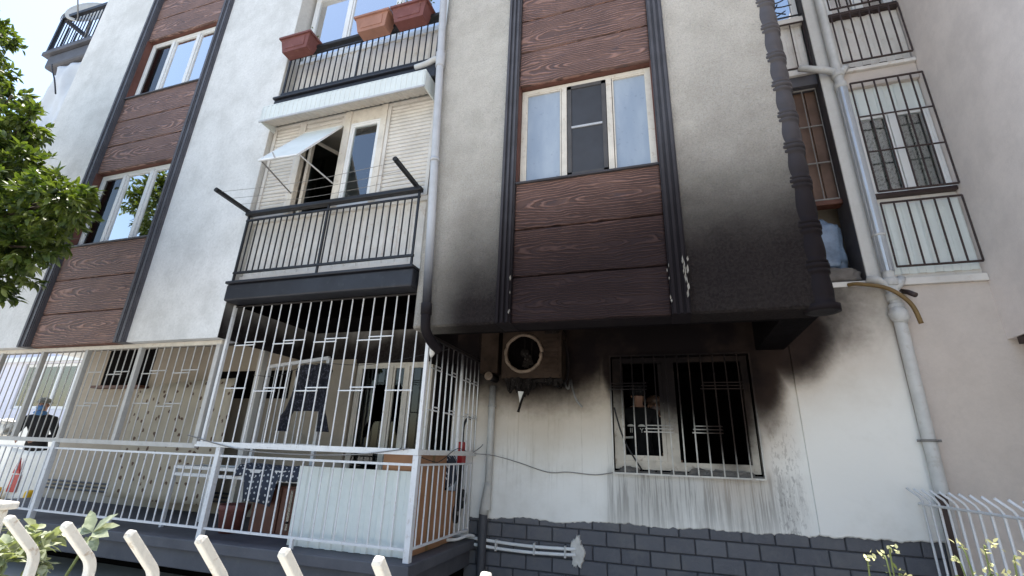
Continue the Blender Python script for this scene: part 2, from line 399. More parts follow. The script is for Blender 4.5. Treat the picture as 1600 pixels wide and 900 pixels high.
def box(name, b, mat, parent=None, bev=0.0, seg=2):
    x0, x1, y0, y1, z0, z1 = b
    o = Vector(((x0 + x1) / 2, (y0 + y1) / 2, z0))
    key = (round(x1 - x0, 4), round(y1 - y0, 4), round(z1 - z0, 4), bev, mat)
    me = CACHE.get(key)
    if me is None:
        v, f = box_geo(b); me = bpy.data.meshes.new(name); me.from_pydata([Vector(p) - o for p in v], [], f)
        if bev:
            bm = bmesh.new(); bm.from_mesh(me)
            bmesh.ops.bevel(bm, geom=list(bm.edges), offset=bev, segments=seg, profile=.5, affect='EDGES'); bm.to_mesh(me); bm.free()
        me.materials.append(MAT[mat]); CACHE[key] = me
    return link(bpy.data.objects.new(name, me), parent, o)
def boxes(name, bl, mat, parent=None, origin=None):
    V, F = [], []
    for b in bl:
        v, f = box_geo(b); n = len(V); V += v; F += [tuple(i + n for i in q) for q in f]
    if origin is None: origin = Vector(((bl[0][0] + bl[0][1]) / 2, bl[0][2], bl[0][4]))
    return meshobj(name, V, F, mat, parent, origin)
def tube_geo(pts, r, seg=10, cap=True):
    pts = [Vector(p) for p in pts]; n = len(pts)
    rs = r if isinstance(r, (list, tuple)) else [r] * n
    V, F = [], []; ref = None
    for i, p in enumerate(pts):
        d = (pts[min(i + 1, n - 1)] - pts[max(i - 1, 0)]).normalized()
        if ref is None: ref = Vector((1, 0, 0)) if abs(d.x) < .8 else Vector((0, 1, 0))
        s = d.cross(ref).normalized(); t = s.cross(d); ref = t
        for k in range(seg):
            a = 2 * math.pi * k / seg; V.append(p + rs[i] * (math.cos(a) * s + math.sin(a) * t))
    for i in range(n - 1):
        for k in range(seg):
            k2 = (k + 1) % seg; F.append((i * seg + k, i * seg + k2, (i + 1) * seg + k2, (i + 1) * seg + k))
    if cap: F.append(tuple(range(seg))); F.append(tuple((n - 1) * seg + k for k in range(seg)))
    return V, F
def tube(name, pts, r, mat, parent=None, seg=10, origin=None):
    v, f = tube_geo(pts, r, seg); o = meshobj(name, v, f, mat, parent, origin or Vector(pts[0]), True); return o
def spline(pts, sub=6):
    P = [Vector(p) for p in pts]; out = []
    for i in range(len(P) - 1):
        a = P[max(i - 1, 0)]; b = P[i]; c = P[i + 1]; d = P[min(i + 2, len(P) - 1)]
        for k in range(sub):
            t = k / sub; out.append(.5 * ((2 * b) + (c - a) * t + (2 * a - 5 * b + 4 * c - d) * t * t + (3 * b - a - 3 * c + d) * t ** 3))
    out.append(P[-1]); return out
def lathe(name, prof, mat, parent, c, axis='z', seg=24):
    V, F = [], []; n = len(prof); c = Vector(c)
    for r, h in prof:
        for k in range(seg):
            a = 2 * math.pi * k / seg
            q = (r * math.cos(a), r * math.sin(a), h)
            V.append(c + Vector(q if axis == 'z' else ((q[0], q[2], q[1]) if axis == 'y' else (q[2], q[0], q[1]))))
    for i in range(n - 1):
        for k in range(seg):
            k2 = (k + 1) % seg; F.append((i * seg + k, i * seg + k2, (i + 1) * seg + k2, (i + 1) * seg + k))
    F.append(tuple(range(seg))); F.append(tuple((n - 1) * seg + k for k in range(seg)))
    return meshobj(name, V, F, mat, parent, c, True)
def corrugated(name, x0, x1, z0, z1, Y, pitch, depth, mat, parent, axis='x', thick=.004, flat=.3):
    """sheet in the XZ plane; ribs run across 'axis'"""
    V, F = [], []
    a0, a1 = (x0, x1) if axis == 'x' else (z0, z1)
    prof = []; a = a0; k = 0
    while a < a1 - 1e-6:
        for t, h in ((0, 0), (flat, 0), (.5, 1), (.5 + flat, 1)):
            q = a + t * pitch
            if q <= a1: prof.append((q, h * depth))
        a += pitch
    prof.append((a1, 0))
    for q, h in prof:
        for yy in (Y - h, Y - h + thick):
            if axis == 'x': V += [(q, yy, z0), (q, yy, z1)]
            else: V += [(x0, yy, q), (x1, yy, q)]
    n = len(prof)
    for i in range(n - 1):
        b, c = i * 4, i * 4 + 4
        F += [(b, b + 1, c + 1, c), (b + 2, c + 2, c + 3, b + 3), (b, c, c + 2, b + 2), (b + 1, b + 3, c + 3, c + 1)]
    F += [(0, 2, 3, 1), ((n - 1) * 4, (n - 1) * 4 + 1, (n - 1) * 4 + 3, (n - 1) * 4 + 2)]
    return meshobj(name, V, F, mat, parent, ((x0 + x1) / 2, Y, z0))
def leaves(name, specs, mat, parent, origin):
    V, F = [], []
    for p, d, nrm, L, w in specs:
        s = d.cross(nrm).normalized(); u = s.cross(d).normalized(); n = len(V)
        V += [p, p + d * L * .35 + s * w * .5 + u * w * .12, p + d * L * .35 - s * w * .5 + u * w * .12, p + d * L * .7 + s * w * .38 + u * w * .06 - u * L * .05,
              p + d * L * .7 - s * w * .38 + u * w * .06 - u * L * .05, p + d * L - u * L * .14, p + d * L * .35, p + d * L * .7 - u * L * .05]
        F += [(n, n + 6, n + 1), (n, n + 2, n + 6), (n + 1, n + 6, n + 7, n + 3), (n + 6, n + 2, n + 4, n + 7), (n + 3, n + 7, n + 5), (n + 7, n + 4, n + 5)]
    me = bpy.data.meshes.new(name); o = Vector(origin); me.from_pydata([v - o for v in V], [], F); me.materials.append(MAT[mat])
    for q in me.polygons: q.use_smooth = True
    return link(bpy.data.objects.new(name, me), parent, origin)
def rvec():
    while True:
        v = Vector((random.uniform(-1, 1), random.uniform(-1, 1), random.uniform(-1, 1)))
        if .05 < v.length < 1: return v.normalized()
# ================================================================== SETTING
o = meshobj('ground', [(-400, -400, -.01), (400, -400, -.01), (400, 400, -.01), (-400, 400, -.01)], [(0, 1, 2, 3)], 'paving', None, (0, 0, -.01)); tag(o, 'paved ground around the building, made pale to bounce light', None, None, 'structure')
o = box('bounce_bed', (-9, 2.2, -2.75, 1.55, -.3, .12), 'paving'); tag(o, 'unseen garden strip between fence and building, made pale to bounce light', None, None, 'structure')  # unseen garden bed given pale paving as a light reflector
o = box('path', (-40, -10.2, 1.2, 6.6, -.3, .5), 'paving'); tag(o, 'sunlit raised paving beyond the end of the building', None, None, 'structure')
# ================================================================== APARTMENT BUILDING
B = thing('apartment_building', (-4, 4, 0), 'white rendered apartment block with brown carved panels, grey trim and heavy soot stains', 'building')
TOP = 10.5
FB = 2.83       # underside of the upper storeys
WY = 1.6        # ground floor wall plane
X_REC0, X_REC1 = -5.02, -2.44
# upper storeys: rendered wall sections
box('front_wall', (-10.25, -8.67, 0, .30, FB, TOP), 'left_stucco', B)
box('front_wall', (-6.57, X_REC0, 0, .30, FB, TOP), 'left_stucco', B)
def rounded_wall(x0, x1, name, rl):
    # rendered bay section whose left and lower edges are rounded
    V, F = [], []
    prof = [(x0 + rl * (1 - math.cos(a)), rl * (1 - math.sin(a))) for a in [math.pi / 2 * k / 5 for k in range(6)]] if rl else [(x0, 0)]
    pts = [(x0, .30)] + prof + [(x1, 0), (x1, .30)]
    nz = 3; zs = [FB, FB + .02, TOP]
    for z, ins in zip(zs, (.018, 0, 0)):
        for (x, y) in pts: V.append((x + (ins if x == x0 else 0), y + (ins if y < .2 else 0), z))
    n = len(pts)
    for i in range(nz - 1):
        for k in range(n): F.append((i * n + k, i * n + (k + 1) % n, (i + 1) * n + (k + 1) % n, (i + 1) * n + k))
    F.append(tuple(range(n))); F.append(tuple((nz - 1) * n + k for k in range(n)))
    return meshobj(name, V, F, 'bay_stucco', B, (x0, 0, FB))
rounded_wall(X_REC1, -1.44, 'front_wall', .10)
rounded_wall(.20, 1.30, 'front_wall', 0)
# returns of the balcony recess
box('recess_return', (X_REC0 - .02, X_REC0, .301, 1.6, FB, TOP), 'reveal_stucco', B)
box('recess_return', (X_REC0, X_REC0 + .006, .004, 1.6, FB + .004, TOP), 'reveal_stucco', B)
box('recess_return', (X_REC1, X_REC1 + .02, .361, 1.6, FB + .37, TOP), 'burnt_black', B)
# beams and ceilings under the upper storeys
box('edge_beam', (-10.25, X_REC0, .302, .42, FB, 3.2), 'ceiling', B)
box('edge_beam', (X_REC1, 1.30, .302, .36, FB, 3.2), 'burnt_black', B)
box('edge_beam', (1.02, 1.30, .361, WY, FB, 3.2), 'burnt_black', B)
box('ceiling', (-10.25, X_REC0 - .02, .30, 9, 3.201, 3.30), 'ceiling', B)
box('ceiling', (X_REC0, X_REC1, .14, WY, 3.27, 3.30), 'burnt_black', B)
box('ceiling', (X_REC1 + .001, 1.295, .30, WY + .3, 3.201, 3.30), 'burnt_black', B)
# unseen: core closes off stray light, roof slab added to cast shadow
box('core', (-10.2, 1.28, .95, 9, 3.32, TOP - .02), 'dark_void', B)
box('roof', (-10.4, 3.2, -.05, 9.1, TOP + .002, TOP + .16), 'slab_grey', B)
# ---- plank columns, trims, windows
def planks(x0, x1, zs, mat):
    for z0, z1 in zip(zs[:-1], zs[1:]):
        w = x1 - x0; h = z1 - z0
        key = ('plank', round(w, 3), round(h, 3), mat); me = CACHE.get(key)
        c = Vector(((x0 + x1) / 2, .012, (z0 + z1) / 2))
        if me is None:
            me = bpy.data.meshes.new('plank'); bm = bmesh.new(); v, f = box_geo((-w / 2, w / 2, 0, .05, -h / 2 + .007, h / 2 - .007))
            vs = [bm.verts.new(q) for q in v]; [bm.faces.new([vs[i] for i in q]) for q in f]
            bmesh.ops.bevel(bm, geom=list(bm.edges), offset=.018, segments=2, profile=.6, affect='EDGES'); bm.to_mesh(me); bm.free()
            me.materials.append(MAT[mat]); CACHE[key] = me
        link(bpy.data.objects.new('plank', me), B, c)
    box('backing', (x0, x1, .05, .30, zs[0], zs[-1]), 'reveal_brown', B)
def column(xl0, xl1, xr0, xr1, planksmat, trimmat, ribs):
    planks(xl1, xr0, [FB, 3.30, 3.82, 4.37], planksmat)
    planks(xl1, xr0, [5.68, 6.18, 6.68, 7.17], planksmat)
    planks(xl1, xr0, [8.48, 8.98, 9.48, 9.97], planksmat)
    box('backing', (xl1, xr0, .04, .30, 9.97, TOP), 'reveal_brown', B)
    for a, b in ((xl0, xl1), (xr0, xr1)):
        n = ribs; w = (b - a) / n; bl = []
        for k in range(n):
            q = a + k * w; bl += [(q + .010, q + w - .010, -.040, 0.3, FB - .003, TOP), ]
            bl += [(q + w * .28, q + w * .72, -.052, -.039, FB - .003, TOP)]
        bl += [(a, b, -.026, .301, FB - .004, TOP)]
        boxes('pilaster', bl, trimmat, B, ((a + b) / 2, 0, FB))
    for zr in (4.37, 7.17):          # brown reveals of the window opening
        box('reveal', (xl1, xl1 + .012, .004, .10, zr, zr + 1.31), 'reveal_brown', B)
        box('reveal', (xr0 - .012, xr0, .004, .10, zr, zr + 1.31), 'reveal_brown', B)
        box('sill', (xl1, xr0, -.012, .10, zr - .012, zr + .012), trimmat, B, .004)
column(-8.69, -8.49, -6.75, -6.55, 'wood_panel_left', 'trim_left', 2)
column(-1.50, -1.35, .12, .28, 'wood_panel', 'trim_grey', 3)
def window(x0, x1, z0, z1, Y, splits, fills, fmat='upvc', label=None, fw=.05, fd=.06, curtain='curtain', parent=None):
    parent = parent or B
    wnd = boxes('window', [(x0, x1, Y, Y + fd, z0, z0 + fw), (x0, x1, Y, Y + fd, z1 - fw, z1), (x0, x0 + fw, Y, Y + fd, z0 + fw, z1 - fw), (x1 - fw, x1, Y, Y + fd, z0 + fw, z1 - fw)], fmat, parent, ((x0 + x1) / 2, Y, z0))
    if label: wnd['label'] = label
    xs = [x0 + fw] + [s for s in splits] + [x1 - fw]
    for s in splits: box('mullion', (s - .030, s + .030, Y - .006, Y + fd - .006, z0 + fw, z1 - fw), fmat, wnd, .005)
    for i, fl in enumerate(fills):
        a = xs[i] + (.036 if i else 0); b = xs[i + 1] - (.036 if i < len(fills) - 1 else 0)
        if fl in ('open',): continue
        s = .014 if fl == 'frost' else .024
        if fl != 'screen':
            boxes('sash', [(a, b, Y + .008, Y + .045, z0 + fw, z0 + fw + s), (a, b, Y + .008, Y + .045, z1 - fw - s, z1 - fw), (a, a + s, Y + .008, Y + .045, z0 + fw + s, z1 - fw - s), (b - s, b, Y + .008, Y + .045, z0 + fw + s, z1 - fw - s)], fmat, wnd)
            box('pane', (a + s, b - s, Y + .026, Y + .032, z0 + fw + s, z1 - fw - s), {'glass': 'glass', 'mirror': 'glass_mirror', 'frost': 'frosted_glass', 'dark': 'glass_dark'}[fl], wnd)
        else:
            zc = z0 + (z1 - z0) * .52
            boxes('screen_frame', [(a, b, Y - .004, Y + .02, z0 + fw, z0 + fw + .045), (a, b, Y - .004, Y + .02, z1 - fw - .045, z1 - fw), (a, a + .045, Y - .004, Y + .02, z0 + fw, z1 - fw), (b - .045, b, Y - .004, Y + .02, z0 + fw, z1 - fw)], 'screen_frame', wnd)
            box('screen_bar', (a + .046, b - .046, Y - .006, Y + .018, zc - .012, zc + .012), 'pipe_grey', wnd)
            box('fly_screen', (a + .045, b - .045, Y + .006, Y + .012, z0 + fw + .045, z1 - fw - .045), 'fly_screen', wnd)
    if curtain:
        n = 60; V = []; F = []
        for k in range(n + 1):
            q = x0 + fw + (x1 - x0 - 2 * fw) * k / n; yy = Y + .16 + .03 * math.sin(k * 1.25 + 2 * math.sin(k * .23))
            V += [(q, yy, z0), (q, yy, z1)]
        for k in range(n): F.append((2 * k, 2 * k + 2, 2 * k + 3, 2 * k + 1))
        meshobj('curtain', V, F, curtain, wnd, (x0, Y + .16, z0), True)
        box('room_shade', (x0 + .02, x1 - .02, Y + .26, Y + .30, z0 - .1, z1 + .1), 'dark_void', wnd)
    return wnd
for zr in (4.38, 7.18):
    window(-8.47, -6.77, zr, zr + 1.29, .10, [-7.93, -7.33], ['dark', 'mirror', 'mirror'])
window(-1.335, .108, 4.38, 5.67, .10, [-.84, -.34], ['frost', 'screen', 'frost'], 'upvc_old', None, curtain=None)
window(-1.335, .108, 7.18, 8.47, .10, [-.84, -.34], ['mirror', 'mirror', 'mirror'])
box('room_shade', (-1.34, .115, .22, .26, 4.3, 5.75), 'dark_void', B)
# blistered paint hanging off the scorched pilaster and plank edges
random.seed(12); V, F = [], []
for k in range(24):
    if k < 14: x, z, L, w = random.uniform(.235, .285), random.uniform(2.86, 3.32), random.uniform(.04, .12), random.uniform(.005, .018)
    elif k < 19: x, z, L, w = random.uniform(.105, .125), random.uniform(2.86, 3.25), random.uniform(.02, .06), random.uniform(.004, .010)
    else: x, z, L, w = random.uniform(-1.36, -1.345), random.uniform(2.86, 3.28), random.uniform(.02, .05), random.uniform(.004, .008)
    y = -.056 - random.uniform(0, .012); n = len(V)
    V += [(x, y, z), (x + w, y - random.uniform(0, .012), z + L * .3), (x + w * .7, y, z + L), (x - w * .5, y - random.uniform(0, .015), z + L * .6), (x, y + .012, z), (x + w, y + .012, z + L * .3), (x + w * .7, y + .012, z + L), (x - w * .5, y + .012, z + L * .6)]
    F += [(n, n + 1, n + 2, n + 3), (n, n + 4, n + 5, n + 1), (n + 1, n + 5, n + 6, n + 2), (n + 2, n + 6, n + 7, n + 3), (n + 3, n + 7, n + 4, n)]
o = meshobj('blistered_paint', V, F, 'blister', B, (.26, -.05, 2.9)); o['kind'] = 'stuff'
# ---- decorative corner column of the bay: plain drums between triple rings
zr = [2.83, 3.18, 3.54, 3.98, 4.34, 4.68, 5.04, 5.39, 5.76, 6.12, 6.48, 6.84, 7.2, 7.56, 7.92]
prof = [(.095, FB - .02), (.128, FB - .02), (.128, FB + .03), (.098, FB + .035)]
for i in range(1, len(zr)):
    z = zr[i]; z0 = zr[i - 1] + .06
    for k in range(1, 7):
        t = k / 7; prof.append((.094 + .009 * math.sin(math.pi * min(1, t * 1.25)), z0 + (z - .05 - z0) * t))
    prof += [(.092, z - .055), (.106, z - .050), (.106, z - .025), (.094, z - .020), (.094, z - .008), (.111, z - .004), (.111, z + .024), (.094, z + .028), (.094, z + .036), (.106, z + .040), (.106, z + .056), (.092, z + .060)]
prof.append((.075, TOP))
lathe('corner_column', prof, 'corner_grey', B, (1.275, .075, 0), 'z', 28)
# ---- balcony slabs in the recess
for zf, mat in ((3.27, 'slab_black'), (6.07, 'slab_black')):
    box('balcony_slab', (X_REC0 + .008, X_REC1 - .002, -.055, .9, zf, zf + .21), mat, B, .02)
    box('balcony_slab', (X_REC0 + .008, X_REC1 - .002, -.085, .9, zf + .211, zf + .245), mat, B, .006)
    box('skirting', (X_REC0 + .008, X_REC1 - .002, .09, .12, zf + .247, zf + .36), 'corrugated_white', B)
# enclosed balcony, first floor (Y about .08)
YE = .08
corrugated('parapet_sheet', X_REC0 + .01, X_REC1 - .01, 3.60, 4.38, YE + .05, .17, .014, 'corrugated_white', B, 'x', flat=.42)
box('parapet_rail', (X_REC0 + .008, X_REC1 - .004, YE + .0, YE + .06, 4.381, 4.44), 'corrugated_white', B)
def shutter(x0, x1, z0, z1):
    s = boxes('shutter', [(x0, x0 + .045, YE - .01, YE + .04, z0, z1), (x1 - .045, x1, YE - .01, YE + .04, z0, z1), (x0 + .045, x1 - .045, YE - .01, YE + .04, z0, z0 + .04), (x0 + .045, x1 - .045, YE - .01, YE + .04, z1 - .04, z1)], 'shutter_cream', B, ((x0 + x1) / 2, YE, z0))
    n = int((z1 - z0 - .08) / .055); V = []; F = []
    for k in range(n):           # bellied slats of a roller shutter
        h = (z1 - z0 - .08) / n; zz = z0 + .04 + k * h; i0 = len(V)
        for t, d in ((0, .022), (.12, .004), (.5, -.004), (.88, .004), (1, .022)):
            V += [(x0 + .045, YE + .012 + d, zz + t * h), (x1 - .045, YE + .012 + d, zz + t * h)]
        for q in range(4): F.append((i0 + 2 * q, i0 + 2 * q + 1, i0 + 2 * q + 3, i0 + 2 * q + 2))
    sl = meshobj('slats', V, F, 'shutter_cream', s, ((x0 + x1) / 2, YE, z0)); sl['kind'] = 'stuff'
    return s
shutter(X_REC0 + .02, -4.50, 4.442, 5.90)
shutter(-4.498, -3.80, 5.68, 5.90)
shutter(-3.15, X_REC1 - .01, 4.442, 5.90)
for x0, x1 in ((-4.50, -4.42), (-3.80, -3.70), (-3.24, -3.152)):
    box('enclosure_post', (x0, x1, YE - .025, YE + .055, 4.441, 5.675 if x0 < -4 else 5.90), 'upvc_old', B, .006)
box('enclosure_head', (-3.70, -3.24, YE - .01, YE + .05, 5.70, 5.90), 'upvc_old', B)
window(-3.699, -3.241, 4.443, 5.699, YE - .005, [], ['glass'], 'upvc', curtain='curtain', fw=.03)
# open gap: swung-in casement and dark room
ca = thing('open_casement', (-4.40, .14, 4.45), 'white casement swung inward in the dark balcony gap under the tilted flap', 'window')
for p0, p1 in (((-4.36, .16, 4.46), (-4.36, .16, 5.62)), ((-4.36, .16, 5.62), (-4.2, .55, 5.62)), ((-4.2, .55, 4.46), (-4.2, .55, 5.62)), ((-4.36, .16, 4.47), (-4.2, .55, 4.47))):
    bar(ca, 'sash', p0, p1, .045, 'upvc_old', 'cube')
v = [(-4.355, .17, 4.5), (-4.205, .54, 4.5), (-4.205, .54, 5.6), (-4.355, .17, 5.6)]
meshobj('pane', v + [(a + .004, b + .002, c) for a, b, c in v], [(0, 1, 2, 3), (4, 7, 6, 5), (0, 4, 5, 1), (2, 6, 7, 3)], 'glass_dark', ca, (-4.28, .35, 4.5))
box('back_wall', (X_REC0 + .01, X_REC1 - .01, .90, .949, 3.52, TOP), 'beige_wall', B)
box('floor', (X_REC0 + .01, X_REC1 - .01, .13, .899, 5.95, 6.06), 'shutter_cream', B)
# second floor enclosure
YU = .22
corrugated('parapet_sheet', X_REC0 + .01, X_REC1 - .01, 6.40, 7.16, YU, .19, .016, 'corrugated_white', B, 'x', flat=.42)
box('parapet_rail', (X_REC0 + .008, X_REC1 - .004, YU - .03, YU + .06, 7.161, 7.22), 'upvc', B)
window(X_REC0 + .06, X_REC1 - .06, 7.221, 8.6, YU, [-4.25, -3.35], ['mirror', 'mirror', 'mirror'], 'upvc')
for z0 in (9.2,): box('balcony_slab', (X_REC0 + .008, X_REC1 - .002, -.05, .9, z0, z0 + .2), 'slab_black', B, .02)
box('parapet', (X_REC0 + .008, X_REC1 - .002, .1, .3, 8.601, 9.199), 'upvc', B)
# ================================================================== ground floor wall
from mathutils import noise as mnoise
def ragged(x):
    n = mnoise.noise(Vector((x * 2.1, 3.3, 0))) * .030 + mnoise.noise(Vector((x * 7.7, 9.1, 0))) * .018 + mnoise.noise(Vector((x * 26, 1.7, 0))) * .012
    return .925 + .019 * (x + 2.3) + n + random.uniform(-.004, .004)
def ragged_wall(name, x0, x1, ztop, Y):
    V, F = [], []; n = int((x1 - x0) / .022)
    for k in range(n + 1):
        x = x0 + (x1 - x0) * k / n; zb = ragged(x)
        V += [(x, Y, ztop), (x, Y, zb + .012), (x, Y + .012, zb), (x, Y + .06, zb), (x, Y + .06, ztop)]
    for k in range(n):
        b, c = 5 * k, 5 * k + 5
        for q in range(4): F.append((b + q, c + q, c + q + 1, b + q + 1))
        F.append((b + 4, c + 4, c, b))
    F.append((0, 1, 2, 3, 4)); F.append(tuple(5 * n + q for q in (4, 3, 2, 1, 0)))
    return meshobj(name, V, F, 'ground_wall', B, (x0, Y, .9))
ragged_wall('lower_wall', -2.30, 1.35, 1.485, WY)
ragged_wall('lower_wall', 1.3505, 2.34, 1.485, WY - .022)
box('lower_wall', (-2.3, -.60, WY, WY + .2, 1.485, 3.2), 'ground_wall', B)
box('lower_wall', (.95, 1.35, WY, WY + .2, 1.485, 3.2), 'ground_wall', B)
box('lower_wall', (-.5995, .9495, WY, WY + .2, 2.80, 3.2), 'ground_wall', B)
box('lower_wall', (1.3505, 2.34, WY - .022, WY + .2, 1.485, 3.50), 'ground_wall', B)
box('duct_casing', (-2.22, -1.98, WY - .14, WY - .002, 2.60, 3.2), 'ac_case', B, .008)
# recessed access panels and a patch on the sooty wall
boxes('wall_panel', [(-1.05, -.72, WY - .012, WY + .002, 2.50, 2.72)], 'ground_wall', B)
boxes('wall_panel', [(-.70, -.61, WY - .008, WY + .002, 2.56, 2.76)], 'ground_wall', B)
# painted brick base
BW = box('base_wall', (-2.34, 2.34, WY + .028, WY + .25, -.1, 1.04), 'mortar', B)
bw, bh, j = .30, .150, .012
row = 0; z = .14
while z < 1.02:
    x = -2.34 + (0 if row % 2 else -bw / 2)
    while x < 2.34:
        a = max(x, -2.34); b = min(x + bw - j, 2.338); zt = min(z + bh - j, 1.035)
        if b - a > .04: box('brick', (a, b, WY + .006 + random.uniform(0, .006), WY + .04, z, zt), 'painted_brick', BW, .006, 1)
        x += bw
    z += bh; row += 1
# burnt room behind the window
box('room_wall', (-2.2, -2.15, WY + .2, 4.6, .8, 3.2), 'burnt_black', B); box('room_wall', (1.35, 1.40, WY + .2, 4.6, .8, 3.2), 'burnt_black', B)
box('room_wall', (-2.2, 1.4, 4.6, 4.65, .8, 3.2), 'burnt_black', B); box('room_floor', (-2.2, 1.4, WY + .26, 4.6, .75, .80), 'burnt_black', B)
box('room_ceiling', (-2.2, 1.4, WY + .2, 4.6, 3.1, 3.19), 'burnt_black', B); box('room_wall', (-2.149, -.6, WY + .201, WY + .26, .8, 3.1), 'burnt_black', B); box('room_wall', (.95, 1.349, WY + .201, WY + .26, .8, 3.1), 'burnt_black', B)
box('room_wall', (-.6, .95, WY + .12, WY + .26, .8, 1.484), 'burnt_black', B)
# burnt window frame
x0, x1, z0, z1, Y = -.575, .925, 1.53, 2.79, WY + .09
wb = boxes('window', [(x0, x1, Y, Y + .07, z0, z0 + .09), (x0, x1, Y, Y + .07, z1 - .06, z1), (x0, x0 + .08, Y, Y + .07, z0 + .09, z1 - .06), (x1 - .07, x1, Y, Y + .07, z0 + .09, z1 - .06), (.00, .135, Y - .004, Y + .066, z0 + .09, z1 - .06)], 'upvc_burnt', B, (0, Y, z0)); wb['label'] = 'burnt-out window frame blackened with soot at its top'
boxes('sash', [(-.494, -.455, Y - .012, Y + .04, z0 + .091, z1 - .07), (-.045, -.002, Y - .012, Y + .04, z0 + .091, z1 - .07), (-.454, -.046, Y - .012, Y + .04, z0 + .091, z0 + .15)], 'upvc_burnt', wb)
box('window_sill', (-.598, .948, WY + .004, WY + .09, 1.486, 1.512), 'ash_grey', B)
# ---- balcony back wall (ground floor, left)
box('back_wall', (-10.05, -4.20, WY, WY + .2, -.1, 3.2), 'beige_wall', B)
box('back_wall', (-2.62, -2.305, WY, WY + .2, .701, 3.27), 'ground_wall', B)
box('doorway_shade', (-3.02, -2.621, WY + .12, WY + .2, .7, 3.27), 'dark_void', B)  # black panel stands for the shade inside the opening
box('door_post', (-3.035, -2.97, WY + .01, WY + .11, .7, 2.80), 'upvc_old', B)
box('back_wall', (-3.0205, -2.6205, WY + .001, WY + .119, 2.76, 3.27), 'burnt_black', B)
box('back_wall', (-4.199, -3.021, WY + .001, WY + .2, 2.80, 3.27), 'reveal_stucco', B)
box('back_wall', (X_REC0, -4.20, WY - .004, WY, 2.86, 3.27), 'reveal_stucco', B)
window(-4.18, -3.04, .74, 2.80, WY + .03, [-3.62, -3.36], ['dark', 'dark', 'dark'], 'upvc_old', 'balcony door with dark glass and dirty white frames', curtain=None)
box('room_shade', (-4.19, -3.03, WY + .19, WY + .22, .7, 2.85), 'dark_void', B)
for k in range(3): bar(B, 'skirting_pipe', (-9.9, WY - .03, .86 + k * .055), (-5.6, WY - .03, .86 + k * .055), .014, 'pipe_foot')
# flat black panels stand for the shade inside openings; shelf below one
box('niche_shade', (-9.4, -8.25, WY - .006, WY - .002, 2.50, 3.15), 'dark_void', B)
box('niche_shelf', (-9.4, -8.2, WY - .16, WY - .007, 2.46, 2.50), 'wood_cabinet', B)
box('niche_shade', (-6.9, -5.3, WY - .006, WY - .002, 2.30, 2.72), 'dark_void', B)
# ---- ground balcony slab
box('balcony_floor', (-10.0, -2.20, .02, WY, .60, .70), 'slab_grey', B, .01)
box('balcony_floor', (-10.0, -2.27, .075, WY, .42, .599), 'slab_grey', B, .01)
box('basement_shade', (-10.0, -2.345, .9, WY + .1, -.1, .42), 'dark_void', B)  # black box put in for the dark void beneath the balcony
# ================================================================== right-hand wing
box('wing_wall', (2.341, 7, WY, WY + .25, -.1, 3.48), 'pink_wall', B)
box('wing_floor', (1.31, 2.34, WY - .03, 3.2, 3.501, 3.56), 'corrugated_white', B, .006)
box('wing_floor', (2.40, 3.245, WY - .04, WY + .3, 3.481, 3.56), 'corrugated_white', B, .006)
box('pier', (2.215, 2.47, WY - .02, WY + .1, 3.30, TOP), 'pier_white', B, .006)
box('pier', (2.2125, 2.45, WY + .101, 1.95, 3.561, TOP), 'trim_left', B)
box('pier', (2.2112, 2.2148, WY - .005, WY + .1, 3.57, TOP), 'trim_left', B)
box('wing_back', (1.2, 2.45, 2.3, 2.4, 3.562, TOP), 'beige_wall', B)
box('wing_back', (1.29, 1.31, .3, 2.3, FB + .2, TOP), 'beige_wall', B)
for k in range(6): box('shutter_board', (1.42 + k * .132, 1.545 + k * .132, 1.80, 1.83, 4.67, 6.34), 'brown_shutter', B, .006)
box('shutter_sill', (1.32, 2.21, 1.72, 1.86, 4.60, 4.665), 'wood_cabinet', B, .01)
box('wing_beam', (1.32, 2.21, 1.66, 1.90, 6.341, 6.50), 'trim_left', B)
box('wing_floor', (1.32, 2.222, WY + .02, 2.6, 6.501, 6.58), 'corrugated_white', B)
corrugated('parapet_sheet', 1.40, 2.2, 6.66, 7.45, WY + .16, .12, .012, 'corrugated_white', B)
box('parapet_rail', (1.40, 2.215, WY + .06, WY + .2, 7.451, 7.53), 'corrugated_white', B)
window(1.40, 2.2, 7.531, 8.9, WY + .15, [1.8], ['mirror', 'mirror'])
# wing window bay (white infill)
box('wing_wall', (2.471, 3.244, WY + .03, WY + .2, 3.56, 4.55), 'corrugated_white', B)
corrugated('parapet_sheet', 2.48, 3.235, 3.62, 4.46, WY + .02, .15, .014, 'sheet_white', B, flat=.42)
box('wing_sill', (2.471, 3.244, WY - .03, WY + .1, 4.551, 4.60), 'brown_metal', B, .006)
window(2.475, 3.24, 4.60, 5.72, WY + .03, [2.86], ['glass', 'glass'], 'upvc', curtain='lace', fw=.03)
corrugated('transom_sheet', 2.475, 3.24, 5.721, 6.13, WY + .06, .2, .012, 'sheet_white', B, flat=.45)
box('wing_wall', (2.471, 3.244, WY, WY + .25, 6.131, 6.36), 'pink_wall', B, .008)
box('wing_floor', (2.45, 3.244, WY - .04, WY + .25, 6.361, 6.41), 'corrugated_white', B, .006)
corrugated('parapet_sheet', 2.48, 3.235, 6.47, 7.27, WY + .03, .17, .012, 'corrugated_white', B, flat=.42)
box('wing_sill', (2.471, 3.244, WY - .03, WY + .12, 7.275, 7.36), 'brown_metal', B, .006)
window(2.475, 3.24, 7.361, 8.7, WY + .05, [2.86], ['mirror', 'mirror'], 'upvc', fw=.06)
box('wing_wall', (2.471, 3.244, WY, WY + .25, 8.701, TOP), 'pink_wall', B)
